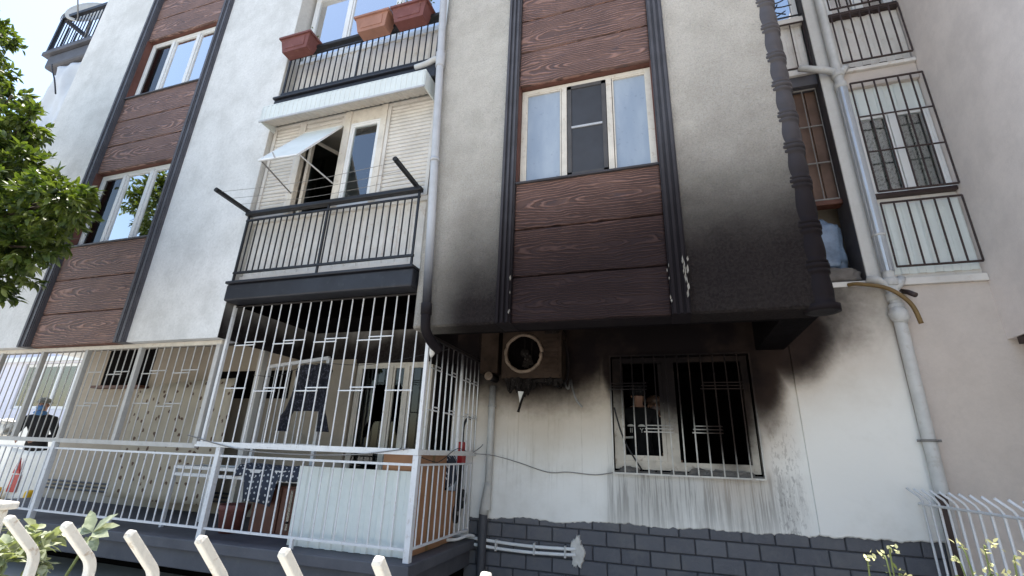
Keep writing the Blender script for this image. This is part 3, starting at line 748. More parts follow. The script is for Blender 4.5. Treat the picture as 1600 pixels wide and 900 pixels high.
box('core', (1.3, 3.24, 2.85, 9, 3.3, TOP), 'dark_void', B); box('core', (2.46, 3.24, WY + .5, 2.8, 3.57, TOP), 'dark_void', B)
# ---- left-hand wing: high balcony and wrapped opening below it
box('left_wing', (-12.2, -10.3, 1.5, 9, 3.3, 9.2), 'left_stucco', B)
box('roof_balcony_slab', (-12.5, -10.26, .36, 1.5, 9.26, 9.60), 'slab_grey', B, .05)
box('roof_balcony_slab', (-12.64, -10.26, .30, 1.5, 9.601, 9.70), 'slab_grey', B, .01)
box('roof_balcony_slab', (-12.3, -10.26, .5, 1.5, 9.15, 9.259), 'slab_grey', B)
# ================================================================== neighbouring building
N = thing('neighbouring_building', (6, 0, 0), 'plain pinkish grey side wall of the next building overhanging at right edge', 'building')
box('side_wall', (3.25, 9, -6, 9, 2.87, 11), 'neighbour_render', N)
box('lower_wall', (4.6, 9, -5.5, WY, -.1, 2.86), 'neighbour_render', N)
tube('gutter_pipe', [(3.33, 1.5, 2.86), (3.36, 1.46, 2.79), (3.4, 1.38, 2.6), (3.4, 1.36, 0)], .03, 'brown_metal', N)
box('underside_trim', (3.27, 3.34, -6, 1.5, 2.80, 2.868), 'brown_metal', N)
# ================================================================== far house
H = thing('far_house', (-21, 9, 0), 'sunlit pale lavender house with a wide white window beyond the balcony', 'building')
box('wall', (-30, -14.5, 7.1, 12, -.1, 2.55), 'far_wall', H); box('wall', (-30, -22.9, 7.1, 12, 2.551, 4.2), 'far_wall', H); box('wall', (-19.1, -14.5, 7.1, 12, 2.551, 4.2), 'far_wall', H)
box('wall', (-30, -14.5, 7.1, 12, 4.201, 6.5), 'far_wall', H); box('ledge', (-30, -14.5, 6.9, 7.1, 4.25, 4.42), 'upvc', H)
window(-22.89, -19.11, 2.56, 4.19, 7.15, [-21.9, -20.95, -20.0], ['glass', 'glass', 'glass', 'dark'], 'upvc', None, .08, .06, 'curtain_lace', H)
box('garden_wall', (-24, -13.4, 5.3, 5.5, .4, 1.95), 'white_cloth', H)
# ================================================================== THINGS
# ---- white security cage round the ground floor balcony
YG = .13; CX = -2.28
def short_rods(t, xs, zz, mat, shift, Y=YG, dz=.034, r=.0075):
    k = shift
    while k < len(xs) - 2:
        if k >= 0: bar(t, 'cross_rod', (xs[k] - .01, Y, zz), (xs[min(k + 2, len(xs) - 1)] + .01, Y, zz), r, mat)
        if k + 3 < len(xs): bar(t, 'cross_rod', (xs[max(k + 1, 0)] - .01, Y, zz + dz), (xs[k + 3] + .01, Y, zz + dz), r, mat)
        k += 4
T = thing('security_grille', (-7, YG, 1.6), 'long white barred grille of gate-like panels under the left overhang', 'grille')
bar(T, 'rail', (-10.0, YG, 1.61), (-5.08, YG, 1.61), (.045, .05), 'grille_shaded', 'cube'); bar(T, 'rail', (-10.0, YG, 2.80), (-5.06, YG, 2.80), (.045, .05), 'upvc_old', 'cube')
posts = [-9.25, -8.33, -7.42, -6.41, -5.09]
for i, x in enumerate(posts): bar(T, 'post', (x, YG, 1.63), (x, YG, 2.78), .055 if i != 4 else .06, 'grille_shaded', 'cube')
for a, b in zip([-10.0] + posts[:-1], posts):
    n = max(2, round((b - a) / .128)); xs = [a + (b - a) * k / n for k in range(1, n)]
    for x in xs: bar(T, 'bar', (x, YG, 1.63), (x, YG, 2.78), .0070, 'grille_shaded')
    if a > -7.5:
        short_rods(T, xs, 2.44, 'grille_shaded', 0 if a > -7 else -1); short_rods(T, xs, 2.04, 'grille_shaded', -1 if a > -7 else 0)
T = thing('security_cage', (-3.6, YG, 1.6), 'tall white barred cage closing the balcony under the black slab, sooty beside the wall', 'grille')
bar(T, 'rail', (-5.08, YG, 1.63), (CX + .02, YG, 1.63), (.05, .055), 'cage_white', 'cube')
bar(T, 'corner_post', (-5.0, YG, 1.65), (-5.0, YG, 3.26), .035, 'cage_white', 'cube'); bar(T, 'corner_post', (CX, YG, 1.65), (CX, YG, 2.83), .035, 'cage_white', 'cube')
bar(T, 'rail', (-5.0, YG, 3.245), (-2.46, YG, 3.245), .018, 'cage_side', 'cube')
n = 19; xs = [-5.0 + (2.72) * k / n for k in range(1, n)]
for x in xs: bar(T, 'bar', (x, YG, 1.65), (x, YG, 3.25 if x < -2.45 else 2.83), .0076, 'cage_white')
short_rods(T, xs, 2.755, 'cage_white', 0); short_rods(T, xs, 2.215, 'cage_white', -1)
bar(T, 'rail', (CX, YG + .03, 1.63), (CX, WY, 1.63), (.04, .05), 'cage_side', 'cube'); bar(T, 'rail', (CX, YG, 2.78), (CX, WY, 2.78), .03, 'cage_side', 'cube')
ys = [YG + .1 + k * .135 for k in range(11)]
for i, y in enumerate(ys): bar(T, 'bar', (CX, y, 1.65), (CX, y, 2.76), .0085 if i != 6 else .02, 'cage_side')
for k in (0, 3, 6, 8):
    for zz in (2.46, 2.04):
        bar(T, 'cross_rod', (CX, ys[k] - .01, zz), (CX, ys[k + 2] + .01, zz), .0075, 'cage_side'); bar(T, 'cross_rod', (CX, ys[min(k + 1, 9)] - .01, zz + .034), (CX, ys[min(k + 2, 10)] + .01, zz + .034), .0075, 'cage_side')
T = thing('balcony_railing', (-5, YG, .7), 'low white railing along the edge of the ground floor balcony', 'railing')
bar(T, 'rail', (-10.0, YG, 1.515), (CX, YG, 1.515), .022, 'white_paint_metal', 'cube'); bar(T, 'rail', (-10.0, YG, .80), (CX, YG, .80), .022, 'white_paint_metal', 'cube')
rp = [-9.6, -7.45, -4.72]
for x in rp: bar(T, 'post', (x, YG, .70), (x, YG, 1.60), .058, 'white_paint_metal', 'cube')
bar(T, 'post', (CX, YG, .70), (CX, YG, 1.60), .058, 'white_paint_metal', 'cube')
for x in (-6.1, -3.55): bar(T, 'foot', (x, YG, .70), (x, YG, .80), .03, 'white_paint_metal', 'cube')
x = -9.9
while x < CX - .06:
    if min(abs(x - q) for q in rp) > .05: bar(T, 'bar', (x, YG, .81), (x, YG, 1.505), .0082, 'white_paint_metal')
    x += .124
bar(T, 'rail', (CX, YG, 1.515), (CX, WY - .1, 1.515), .02, 'white_paint_metal', 'cube'); bar(T, 'rail', (CX, YG, .80), (CX, WY - .1, .80), .02, 'white_paint_metal', 'cube')
for k in range(11): bar(T, 'bar', (CX, YG + .12 + k * .125, .81), (CX, YG + .12 + k * .125, 1.505), .0082, 'white_paint_metal')
# ---- black railings of the enclosed balconies
def black_railing(x0, x1, Y, z0, z1, n, label, handrail, group='black balcony railings'):
    T = thing('balcony_railing', ((x0 + x1) / 2, Y, z0), label, 'railing', group)
    bar(T, 'rail', (x0, Y, z0), (x1, Y, z0), .026, 'black_metal', 'cube'); bar(T, 'rail', (x0, Y, z1), (x1, Y, z1), .022, 'black_metal', 'cube')
    if handrail: box('handrail', (x0 - .02, x1 + .01, Y - .035, Y + .045, z1 + .07, z1 + .125), 'black_metal', T, .012)
    for k in range(n + 1):
        x = x0 + .01 + (x1 - x0 - .02) * k / n; bar(T, 'bar', (x, Y, z0), (x, Y, z1), .009, 'black_metal')
    for k in (0, .5, 1):
        x = x0 + .02 + (x1 - x0 - .04) * k; bar(T, 'post', (x, Y + .004, z0 - .13), (x, Y + .004, z1 + .09), .022, 'black_metal', 'cube')
    return T
black_railing(-4.98, -2.47, -.03, 3.635, 4.36, 27, 'black railing of the enclosed balcony with the tilted shutter flap', True)
black_railing(-4.94, -2.46, -.02, 6.39, 7.04, 26, 'black railing carrying the flower boxes on the upper balcony', True)
# ---- drainpipes
T = thing('drainpipe', (-2.28, -.06, 2.8), 'grey drainpipe on the left of the bay, blackened at its foot', 'pipe')
pb, pt = Vector((-2.22, -.075, 2.88)), Vector((-2.46, -.075, 7.9)); d = pt - pb
bar(T, 'pipe', pb, pt, .046, 'pipe_grey', 'cyl')
tube('elbow', spline([pb + d * .02, pb + Vector((0, 0, -.02)), (-2.215, -.06, 2.78), (-2.20, .02, 2.70), (-2.17, .16, 2.62)], 5), .05, 'pipe_grey', T, 14)
bar(T, 'socket', pb + d * .012, pb + d * .035, .056, 'pipe_grey', 'cyl')
for f in (.375,): bar(T, 'clamp', pb + d * f, pb + d * (f + .008), .056, 'pipe_grey', 'cyl')
bar(T, 'socket', pb + d * .655, pb + d * .70, .056, 'pipe_grey', 'cyl')
q = pb + d * .68; tube('branch', spline([q, q + Vector((-.08, 0, .02)), q + Vector((-.2, .01, -.01)), q + Vector((-.36, .02, -.02))], 4), .038, 'pipe_light', T, 12)
T = thing('drainpipe', (2.41, WY - .1, 0), 'long pale drainpipe with Y junctions and a metal sleeve on the right wing', 'pipe')
PX_, PY_ = 2.385, WY - .085
bar(T, 'pipe', (2.36, PY_, -.05), (PX_, PY_, 3.15), .055, 'pipe_light', 'cyl'); bar(T, 'pipe', (PX_, PY_, 3.14), (PX_, PY_, TOP), .052, 'pipe_light', 'cyl')
bar(T, 'sleeve', (PX_, PY_, 3.62), (PX_, PY_, 6.12), .058, 'sleeve_metal', 'cyl')
for k in range(5):
    a = math.radians(205 + k * 32); bar(T, 'sleeve_rib', (PX_ + .058 * math.cos(a), PY_ + .058 * math.sin(a), 3.62), (PX_ + .058 * math.cos(a), PY_ + .058 * math.sin(a), 6.12), .004, 'pipe_grey')
for zz in (3.22, 3.34, 3.50, 6.12, 6.30): lathe('socket', [(.058, -.045), (.068, -.035), (.068, .03), (.058, .045)], 'pipe_light', T, (PX_, PY_, zz))
tube('swollen_joint', [(PX_, PY_, 3.06), (PX_ + .005, PY_ - .01, 3.10), (PX_ - .01, PY_ - .02, 3.16), (PX_, PY_, 3.22)], [.058, .082, .085, .060], 'pipe_light', T, 14)
for zz, L in ((3.40, .13), (6.28, .34)):
    tube('branch', spline([(PX_, PY_, zz), (PX_ - .07, PY_ - .01, zz + .09), (PX_ - .09 - L * .35, PY_ - .03, zz + .13), (PX_ - L - .05, PY_ + .02, zz + .15 + .1 * (L > .2))], 4), .042, 'pipe_light', T, 12)
    tube('branch', [(PX_, PY_, zz), (PX_ + .08, PY_, zz + .09), (PX_ + .12, PY_ + .04, zz + .15)], .042, 'pipe_light', T, 12)
lathe('clamp', [(.058, -.012), (.064, -.012), (.064, .012), (.058, .012)], 'wire_grey', T, (2.375, PY_, 1.90)); bar(T, 'clamp_bolt', (2.29, PY_ + .03, 1.90), (2.46, PY_ - .03, 1.90), .012, 'wire_grey')
lathe('clamp', [(.058, -.012), (.066, -.012), (.066, .012), (.058, .012)], 'pipe_light', T, (PX_, PY_, 4.05))
T = thing('wall_pipe', (-2.06, WY - .06, 0), 'pale pipe up the ground floor wall with an open round end, sooty at the top', 'pipe')
bar(T, 'pipe', (-2.06, WY - .06, 1.02), (-2.06, WY - .06, 2.45), .042, 'pipe_wall', 'cyl'); bar(T, 'pipe', (-2.10, WY - .07, -.05), (-2.10, WY - .07, .98), .05, 'pipe_foot', 'cyl')
tube('reducer', [(-2.10, WY - .07, .97), (-2.09, WY - .065, 1.05), (-2.065, WY - .06, 1.25), (-2.06, WY - .06, 1.32)], [.052, .052, .05, .042], 'pipe_wall', T, 14)
for zz in (1.62, 2.2): lathe('clamp', [(.043, -.01), (.05, -.01), (.05, .01), (.043, .01)], 'pipe_wall', T, (-2.06, WY - .06, zz))
lathe('pipe_end', [(.03, -.16), (.052, -.16), (.052, -.17), (.0, -.165)], 'melted_ring', T, (-2.05, WY - .10, 2.545), 'y')
lathe('pipe_stub', [(.048, .1), (.048, -.15), (.05, -.16)], 'pipe_wall', T, (-2.05, WY - .10, 2.545), 'y')
T = thing('twin_conduits', (-1.6, WY - .03, .68), 'pair of thin white pipes running along the grey brick base', 'pipe')
for k in (0, 1): tube('conduit', spline([(-2.45, WY - .06, .70 - k * .065 + .03), (-1.9, WY - .03, .69 - k * .065), (-1.5, WY - .03, .68 - k * .06), (-1.08, WY - .03, .69 - k * .055), (-1.04, WY + .03, .69 - k * .055)], 5), .017, 'upvc', T)
for xq in (-1.95, -1.5, -1.15): box('clip', (xq, xq + .02, WY - .052, WY + .01, .60, .715), 'pipe_light', T)
# crumbly plaster patch round the conduit entry
V, F = [(-1.02, WY - .022, .66)], []
for k in range(40):
    a = 2 * math.pi * k / 40; r = (1 + .45 * mnoise.noise(Vector((math.cos(a) * 1.6, math.sin(a) * 1.6, 4)))); rr = r * (1 + .12 * random.uniform(-1, 1))
    V += [(-1.02 + .065 * rr * math.cos(a), WY - .014, .66 + .155 * rr * math.sin(a)), (-1.02 + .075 * rr * math.cos(a), WY + .02, .66 + .17 * rr * math.sin(a))]
for k in range(40):
    a, b = 1 + 2 * k, 1 + 2 * ((k + 1) % 40); F += [(0, a, b), (a, a + 1, b + 1, b)]
o = meshobj('plaster_patch', V, F, 'plaster_patch', B, (-1.02, WY, .66)); o['label'] = 'rough white plaster patch on the grey brick base'
# ---- hose and cables
o = tube('garden_hose', spline([(2.02, WY - .03, 3.52), (2.1, WY - .10, 3.50), (2.3, WY - .2, 3.40), (2.46, WY - .2, 3.23), (2.52, WY - .17, 3.02)], 6), .021, 'hose', None); tag(o, 'brown drain hose hanging out behind the pale drainpipe', 'hose')
o = tube('stub_pipe', [(2.50, WY + .02, 3.43), (2.52, WY - .07, 3.39), (2.55, WY - .14, 3.33)], .026, 'brown_metal', None); tag(o, 'short dark outlet stub beside the drainpipe junction', 'pipe')
o = tube('power_cable', spline([(-2.28, WY - .05, 1.63), (-2.0, WY - .11, 1.62), (-1.7, WY - .02, 1.55), (-1.35, WY - .02, 1.46), (-1.1, WY - .02, 1.47), (-.8, WY - .02, 1.455), (-.58, WY - .02, 1.49)], 6), .0045, 'wire_grey', None, 6); tag(o, 'thin dark cable sagging across the white wall to the window', 'cable')
o = tube('wire_coil', spline([(-2.45, YG - .05, 1.66), (-2.2, .3, 1.55), (-2.24, .6, 1.56), (-2.25, 1.0, 1.68), (-2.27, 1.45, 1.64), (-2.2, 1.55, 1.70), (-2.14, 1.5, 1.74)], 6), .004, 'bark_wire', None, 6); tag(o, 'dark wire twisted round the cage rail near the wall', 'cable')
o = tube('rail_cable', spline([(-5.2, YG - .04, 1.72), (-4.7, YG - .04, 1.63), (-4.2, YG - .05, 1.575), (-3.5, YG - .05, 1.565), (-2.9, YG - .05, 1.59), (-2.35, YG - .05, 1.66)], 6), .006, 'wire_grey', None, 6); tag(o, 'grey cable looped along the white cage rail', 'cable')
# ---- air conditioner, burnt
T = thing('air_conditioner', (-1.49, WY - .3, 2.47), 'burnt outdoor air conditioner with melted fan ring under the bay', 'air conditioner')
ax0, ax1, ay, az0, az1 = -1.86, -1.12, WY - .32, 2.505, 3.09
fc = Vector((-1.585, ay, 2.805)); FR = .225
V, F = [], []; n = 40           # front plate with a round hole
for k in range(n):
    a = 2 * math.pi * k / n; c, s = math.cos(a), math.sin(a); V.append((fc.x + FR * c, ay, fc.z + FR * s))
    t = min((ax1 - fc.x) / c if c > 1e-6 else 9, (ax0 - fc.x) / c if c < -1e-6 else 9, (az1 - fc.z) / s if s > 1e-6 else 9, (az0 - fc.z) / s if s < -1e-6 else 9)
    V.append((fc.x + t * c, ay, fc.z + t * s))
for k in range(n):
    a, b = 2 * k, 2 * ((k + 1) % n); F.append((a, a + 1, b + 1, b))
meshobj('front_plate', V, F, 'ac_case', T, (fc.x, ay, az0))
boxes('case', [(ax0, ax1, ay + .002, WY - .04, az1 - .015, az1), (ax0, ax1, ay + .002, WY - .04, az0, az0 + .015), (ax0, ax0 + .012, ay + .002, WY - .04, az0 + .015, az1 - .015), (ax1 - .012, ax1, ay + .002, WY - .04, az0 + .015, az1 - .015), (ax0 + .012, ax1 - .012, WY - .06, WY - .04, az0 + .015, az1 - .015)], 'ac_case', T)
box('fan_chamber', (ax0 + .02, ax1 - .27, WY - .12, WY - .07, az0 + .02, az1 - .02), 'burnt_black', T)
ring = [fc + Vector((FR * 1.0 * math.cos(2 * math.pi * k / 40), -.012 + .01 * mnoise.noise(Vector((k * .6, 0, 0))), FR * math.sin(2 * math.pi * k / 40))) + rvec() * .004 for k in range(41)]
tube('fan_ring', ring, [.021 + .007 * mnoise.noise(Vector((k * .7, 5, 0))) for k in range(41)], 'melted_ring', T, 8)
lathe('fan_hub', [(.0, -.05), (.05, -.045), (.055, 0), (.05, .06)], 'charred', T, fc + Vector((-.01, .10, .02)), 'y', 16)
for a0, L, w in ((-95, .17, .07), (-70, .15, .06)):
    a = math.radians(a0); u = Vector((math.cos(a), 0, math.sin(a))); s_ = Vector((-u.z, .35, u.x)); h_ = fc + Vector((.02, .08, .02))
    meshobj('fan_blade', [h_ + u * .03 - s_ * w * .3, h_ + u * L - s_ * w * .6, h_ + u * (L + .02) + s_ * w * .5, h_ + u * .03 + s_ * w * .5, h_ + u * .03 - s_ * w * .3 + Vector((0, .006, 0)), h_ + u * L - s_ * w * .6 + Vector((0, .006, 0)), h_ + u * (L + .02) + s_ * w * .5 + Vector((0, .006, 0)), h_ + u * .03 + s_ * w * .5 + Vector((0, .006, 0))], [(0, 1, 2, 3), (4, 7, 6, 5), (0, 4, 5, 1), (1, 5, 6, 2), (2, 6, 7, 3)], 'charred', T)
for xq in (-.02, .07): bar(T, 'motor_strut', fc + Vector((xq, .11, -.2)), fc + Vector((xq, .11, .21)), .008, 'charred', 'cube')
for k in range(7): box('louvre', (-1.325, -1.16, ay - .012, ay - .001, 2.58 + k * .062, 2.615 + k * .062), 'ac_case', T, .003)
box('badge_plate', (-1.325, -1.15, ay - .008, ay - .001, 3.035, 3.07), 'charred', T)
bl = []
V, F = [], []
for k in range(26):              # charred drips below the case
    x = random.uniform(-1.80, -1.42) if k < 20 else random.uniform(-1.36, -1.14); L = random.uniform(.06, .20) * (1.2 - abs(x + 1.6) * 2.0 if k < 20 else .5); y = random.uniform(ay + .01, ay + .2)
    v, f = tube_geo([(x, y, az0 + .01), (x + random.uniform(-.02, .02), y, az0 - L * .5), (x + random.uniform(-.03, .03), y, az0 - max(L, .05))], [.035, .03, .006], 6); m_ = len(V); V += v; F += [tuple(i + m_ for i in q) for q in f]
meshobj('charred_drips', V, F, 'charred', T, (-1.6, ay, az0))['kind'] = 'stuff'
boxes('bracket', [(-1.44, -1.12, ay + .02, WY - .01, az0 - .045, az0 - .012), (-1.80, -1.76, ay + .02, WY - .01, az0 - .045, az0 - .003), (-1.22, -1.18, ay + .02, WY - .01, az0 - .09, az0 - .046)], 'charred', T)
meshobj('hanging_shred', [(-1.645, ay, 2.35), (-1.575, ay, 2.345), (-1.61, ay - .004, 2.17), (-1.635, ay + .012, 2.35), (-1.585, ay + .012, 2.345), (-1.61, ay + .008, 2.18)], [(0, 1, 2), (3, 5, 4), (0, 3, 4, 1), (1, 4, 5, 2), (2, 5, 3, 0)], 'plaster_patch', T)
tube('hanging_shred', spline([(-1.56, ay, 2.34), (-1.60, ay - .01, 2.22), (-1.635, ay, 2.11)], 4), [.014] * 8 + [.018], 'charred', T, 6)
tube('refrigerant_pipe', spline([(-1.10, WY - .2, 2.98), (-1.07, WY - .15, 2.75), (-1.08, WY - .14, 2.56), (-1.11, WY - .14, 2.46), (-1.07, WY - .14, 2.40), (-1.045, WY - .14, 2.52), (-1.03, WY - .13, 2.42), (-.98, WY - .12, 2.27), (-.915, WY - .12, 2.19)], 5), .012, 'pipe_wall', T, 8)
# ---- window grille over the burnt window
T = thing('window_grille', (.18, WY - .05, 1.49), 'pale window grille in front of the burnt-out window, scorched black at its top', 'grille')
gx0, gx1, gz0, gz1, gy = -.585, .935, 1.487, 2.795, WY - .055
for a, b in (((gx0, gz0), (gx1, gz0)), ((gx0, gz1), (gx1, gz1)), ((gx0, gz0), (gx0, gz1)), ((gx1, gz0), (gx1, gz1))): bar(T, 'frame_bar', (a[0], gy, a[1]), (b[0], gy, b[1]), .016, 'window_bar', 'cube')
gx = [gx0 + (gx1 - gx0) * k / 12 for k in range(13)]
for x in gx[1:-1]: bar(T, 'bar', (x, gy, gz0), (x, gy, gz1), .0078, 'window_bar')
for xa, xb, zz in ((gx[0], gx[3], 2.40), (gx[3], gx[5], 1.93), (gx[7], gx[9], 1.93), (gx[8], gx[11], 2.40)):
    for k in range(3): bar(T, 'cross_rod', (xa - .03 + k * .012, gy - .008, zz + k * .035), (xb + .03 - k * .012 + .012 * k, gy - .008, zz + k * .035), .0068, 'window_bar')
for c in ((gx0, gz0), (gx1, gz0), (gx0, gz1), (gx1, gz1)): bar(T, 'wall_tie', (c[0], gy, c[1]), (c[0], WY + .005, c[1]), .007, 'window_bar')
# debris on the sill
V, F = [], []
for k in range(46):
    x = random.choice([random.uniform(-.55, .92), random.uniform(.25, .8)]); s_ = random.uniform(.012, .05); cz = 1.512 + s_ * .3; cy = random.uniform(WY + .03, WY + .12); m_ = len(V)
    pts = [Vector((x, cy, cz)) + Vector((q[0] * s_ * 1.8, q[1] * s_, q[2] * s_ * .6)) for q in [(-1, -1, -.8), (1, -.8, -.8), (.9, 1, -.8), (-1, .9, -.8), (-.6, -.5, 1), (.7, -.6, .8), (.5, .6, 1.1), (-.5, .5, .7)]]
    V += [p + rvec() * s_ * .35 for p in pts]; F += [tuple(i + m_ for i in q) for q in [(0, 3, 2, 1), (4, 5, 6, 7), (0, 1, 5, 4), (1, 2, 6, 5), (2, 3, 7, 6), (3, 0, 4, 7)]]
o = meshobj('sill_debris', V, F, 'ash_grey', None, (.2, WY + .06, 1.51)); tag(o, 'grey ash and burnt debris heaped along the sill of the burnt window', 'debris', None, 'stuff')
o = tube('fallen_cable', spline([(-.56, WY + .02, 2.2), (-.50, WY + .03, 1.95), (-.42, WY + .05, 1.75), (-.28, WY + .04, 1.52)], 5), .010, 'bark_wire', None, 6); tag(o, 'thick black cable slung behind the left bars of the burnt window', 'cable')
# ---- guards and railings of the right-hand wing
def guard(x0, x1, Y, z0, z1, n, levels, mat, label, cat='grille', r=.010):
    T = thing('window_guard' if cat == 'grille' else 'balcony_railing', ((x0 + x1) / 2, Y, z0), label, cat)
    for zz in [z0, z1] + levels: bar(T, 'rail', (x0, Y, zz), (x1, Y, zz), .010 if zz in levels else .013, mat)
    for k in range(n + 1):
        x = x0 + (x1 - x0) * k / n; bar(T, 'bar', (x, Y - .004, z0), (x, Y - .004, z1), r, mat)
    return T
guard(2.485, 3.225, WY - .09, 4.59, 6.13, 6, [5.12, 5.62], 'brown_metal', 'dark window guard over the lace-curtained window of the right wing')
guard(2.485, 3.225, WY - .07, 3.68, 4.45, 6, [], 'brown_metal', 'dark railing in front of white sheeting below the lace-curtained window', 'railing')
guard(2.475, 3.215, WY - .07, 6.48, 7.27, 7, [], 'brown_metal', 'dark railing on the upper balcony of the right wing', 'railing')
guard(2.475, 3.215, WY - .09, 7.37, 8.6, 6, [7.9], 'brown_metal', 'dark window guard at the top edge of the right wing')
guard(1.40, 2.2, WY + .08, 6.66, 7.45, 5, [], 'brown_metal', 'narrow railing of the upper balcony beside the corner column', 'railing', .008)
guard(1.40, 2.19, 1.74, 4.68, 6.33, 5, [5.2, 5.75], 'wire_grey', 'rusty guard in front of the brown shutter boards', 'grille', .006)
T = thing('ornamental_guard', (1.8, WY + .05, 7.53), 'wrought guard with scrolled rays beside the corner column at the top', 'grille')
for k in range(12):
    a = math.pi * 2 * k / 12; tube('ray', spline([(1.78, WY + .05, 7.85), (1.78 + .18 * math.cos(a), WY + .05, 7.85 + .18 * math.sin(a)), (1.78 + .34 * math.cos(a + .25), WY + .05, 7.85 + .34 * math.sin(a + .25))], 4), .009, 'black_metal', T, 6)
for zz in (7.55, 8.3): bar(T, 'rail', (1.4, WY + .05, zz), (2.2, WY + .05, zz), .012, 'black_metal')
# tap and wrapped furniture on the narrow balcony
def lump(name, c, size, mat, label, cat, seed, amp=.25, sq=.55):
    bm = bmesh.new(); bmesh.ops.create_icosphere(bm, subdivisions=4, radius=1)
    for v in bm.verts:
        p = v.co.copy(); q = Vector([math.copysign(abs(a) ** sq, a) for a in p]); nn = mnoise.fractal(p * 2.2 + Vector((seed, 0, 0)), 1.0, 2.0, 4); rr = mnoise.ridged_multi_fractal(p * 1.6 + Vector((0, seed, 0)), 1, 2, 3, 1, 2) if False else 0
        v.co = Vector((q.x * size[0], q.y * size[1], q.z * size[2])) * (1 + amp * nn)
    me = bpy.data.meshes.new(name); bm.to_mesh(me); bm.free(); me.materials.append(MAT[mat])
    for p in me.polygons: p.use_smooth = True
    o = link(bpy.data.objects.new(name, me), None, c); return tag(o, label, cat)
lump('plastic_wrapped_bundle', (1.90, WY + .30, 4.08), (.25, .16, .34), 'plastic_blue', 'bundle wrapped in clear bluish plastic on the narrow right balcony', 'bundle', 3, .28)
lump('folded_cloth', (1.88, WY + .16, 3.66), (.30, .16, .10), 'cloth_grey', 'grey folded cloth at the edge of the narrow right balcony', 'cloth', 8, .22)
T = thing('wall_tap', (1.80, WY + .12, 6.40), 'small grey tap on the dark beam of the narrow balcony', 'tap')
tube('spout', spline([(1.80, 1.75, 6.42), (1.80, 1.66, 6.42), (1.80, 1.62, 6.38), (1.80, 1.62, 6.33)], 4), .014, 'pipe_light', T, 8); bar(T, 'handle', (1.765, 1.68, 6.45), (1.835, 1.68, 6.45), .010, 'pipe_light')
# ---- awning box over the enclosed balcony
T = thing('awning_box', (-3.75, -.1, 5.8), 'white corrugated awning box across the enclosed balcony', 'awning')
az0, az1, ax0, ax1 = 5.80, 6.04, -5.0, -2.50
corrugated('fascia', ax0, ax1, az0, az1, -.19, .075, .006, 'sheet_white', T, flat=.45)
V, F = [], []; n = 34
for k in range(n * 2 + 1):
    x = ax0 + (ax1 - ax0) * k / (2 * n); zz = az0 + .012 + (.016 if k % 2 else 0); V += [(x, -.185, zz), (x, YE - .03, zz + .085), (x, -.185, zz + .004), (x, YE - .03, zz + .089)]
for k in range(n * 2): b = 4 * k; F += [(b, b + 4, b + 5, b + 1), (b + 2, b + 3, b + 7, b + 6)]
meshobj('soffit', V, F, 'shutter_cream', T, (-3.75, -.1, az0))
for x in (ax0, ax1): box('end_cap', (x - .008, x + .008, -.19, YE, az0 + .002, az1 + .01), 'sheet_white', T)
box('top_sheet', (ax0, ax1, -.185, YE, az1 + .011, az1 + .025), 'sheet_white', T); box('edge_trim', (ax0 - .01, ax1 + .01, -.205, -.188, az0 - .012, az0 + .010), 'pipe_grey', T)
# ---- tilted shutter flap
T = thing('tilted_flap', (-4.12, .05, 5.66), 'white shutter flap propped open on two struts above the open gap', 'shutter')
A, Bq, Cq, D = Vector((-4.42, .05, 5.665)), Vector((-3.83, .05, 5.665)), Vector((-3.85, -.53, 4.825)), Vector((-4.42, -.53, 4.845))
nn = (Bq - A).cross(D - A).normalized(); V, F = [], []; n = 18
for k in range(n + 1):
    t = k / n
    for off in (0, .5):
        if k == n and off: continue
        tt = (k + off) / n; h = .007 if off else 0; l = A.lerp(D, tt) + nn * h; r_ = Bq.lerp(Cq, tt) + nn * h; V += [l, r_, l - nn * .012, r_ - nn * .012]
m_ = len(V) // 4
for k in range(m_ - 1): b = 4 * k; F += [(b, b + 1, b + 5, b + 4), (b + 2, b + 6, b + 7, b + 3), (b, b + 4, b + 6, b + 2), (b + 1, b + 3, b + 7, b + 5)]
meshobj('panel', V, F, 'flap_white', T, A)
for p, q in ((A, D), (Bq, Cq), (D, Cq), (A, Bq)): bar(T, 'edge_bar', p, q, .022, 'upvc', 'cube')
bar(T, 'strut', D + Vector((.03, 0, 0)), (-4.44, .05, 4.74), .009, 'wire_grey'); bar(T, 'strut', Cq + Vector((0, .02, .02)), (-3.80, .05, 4.79), .009, 'pipe_light')
bar(T, 'catch', (D + Cq) / 2 + Vector((-.03, -.01, 0)), (D + Cq) / 2 + Vector((-.03, -.06, .04)), .008, 'pipe_grey')
# ---- clothes line on the black arms
T = thing('clothes_line', (-3.8, -.1, 4.46), 'clothes line with two black bracket arms sticking out from the balcony rail', 'clothes line')
for x in (-5.0, -2.53): bar(T, 'arm', (x, .02, 4.50), (x, -.50, 4.54), (.038, .045), 'black_metal', 'cube'); bar(T, 'arm_tip', (x, -.50, 4.54), (x, -.525, 4.542), .028, 'rubber', 'cyl')
for y in (-.15, -.3, -.46): tube('line', spline([(-5.0, y, 4.545), (-3.8, y, 4.49), (-2.53, y, 4.545)], 6), .0028, 'wire_grey', T, 5)
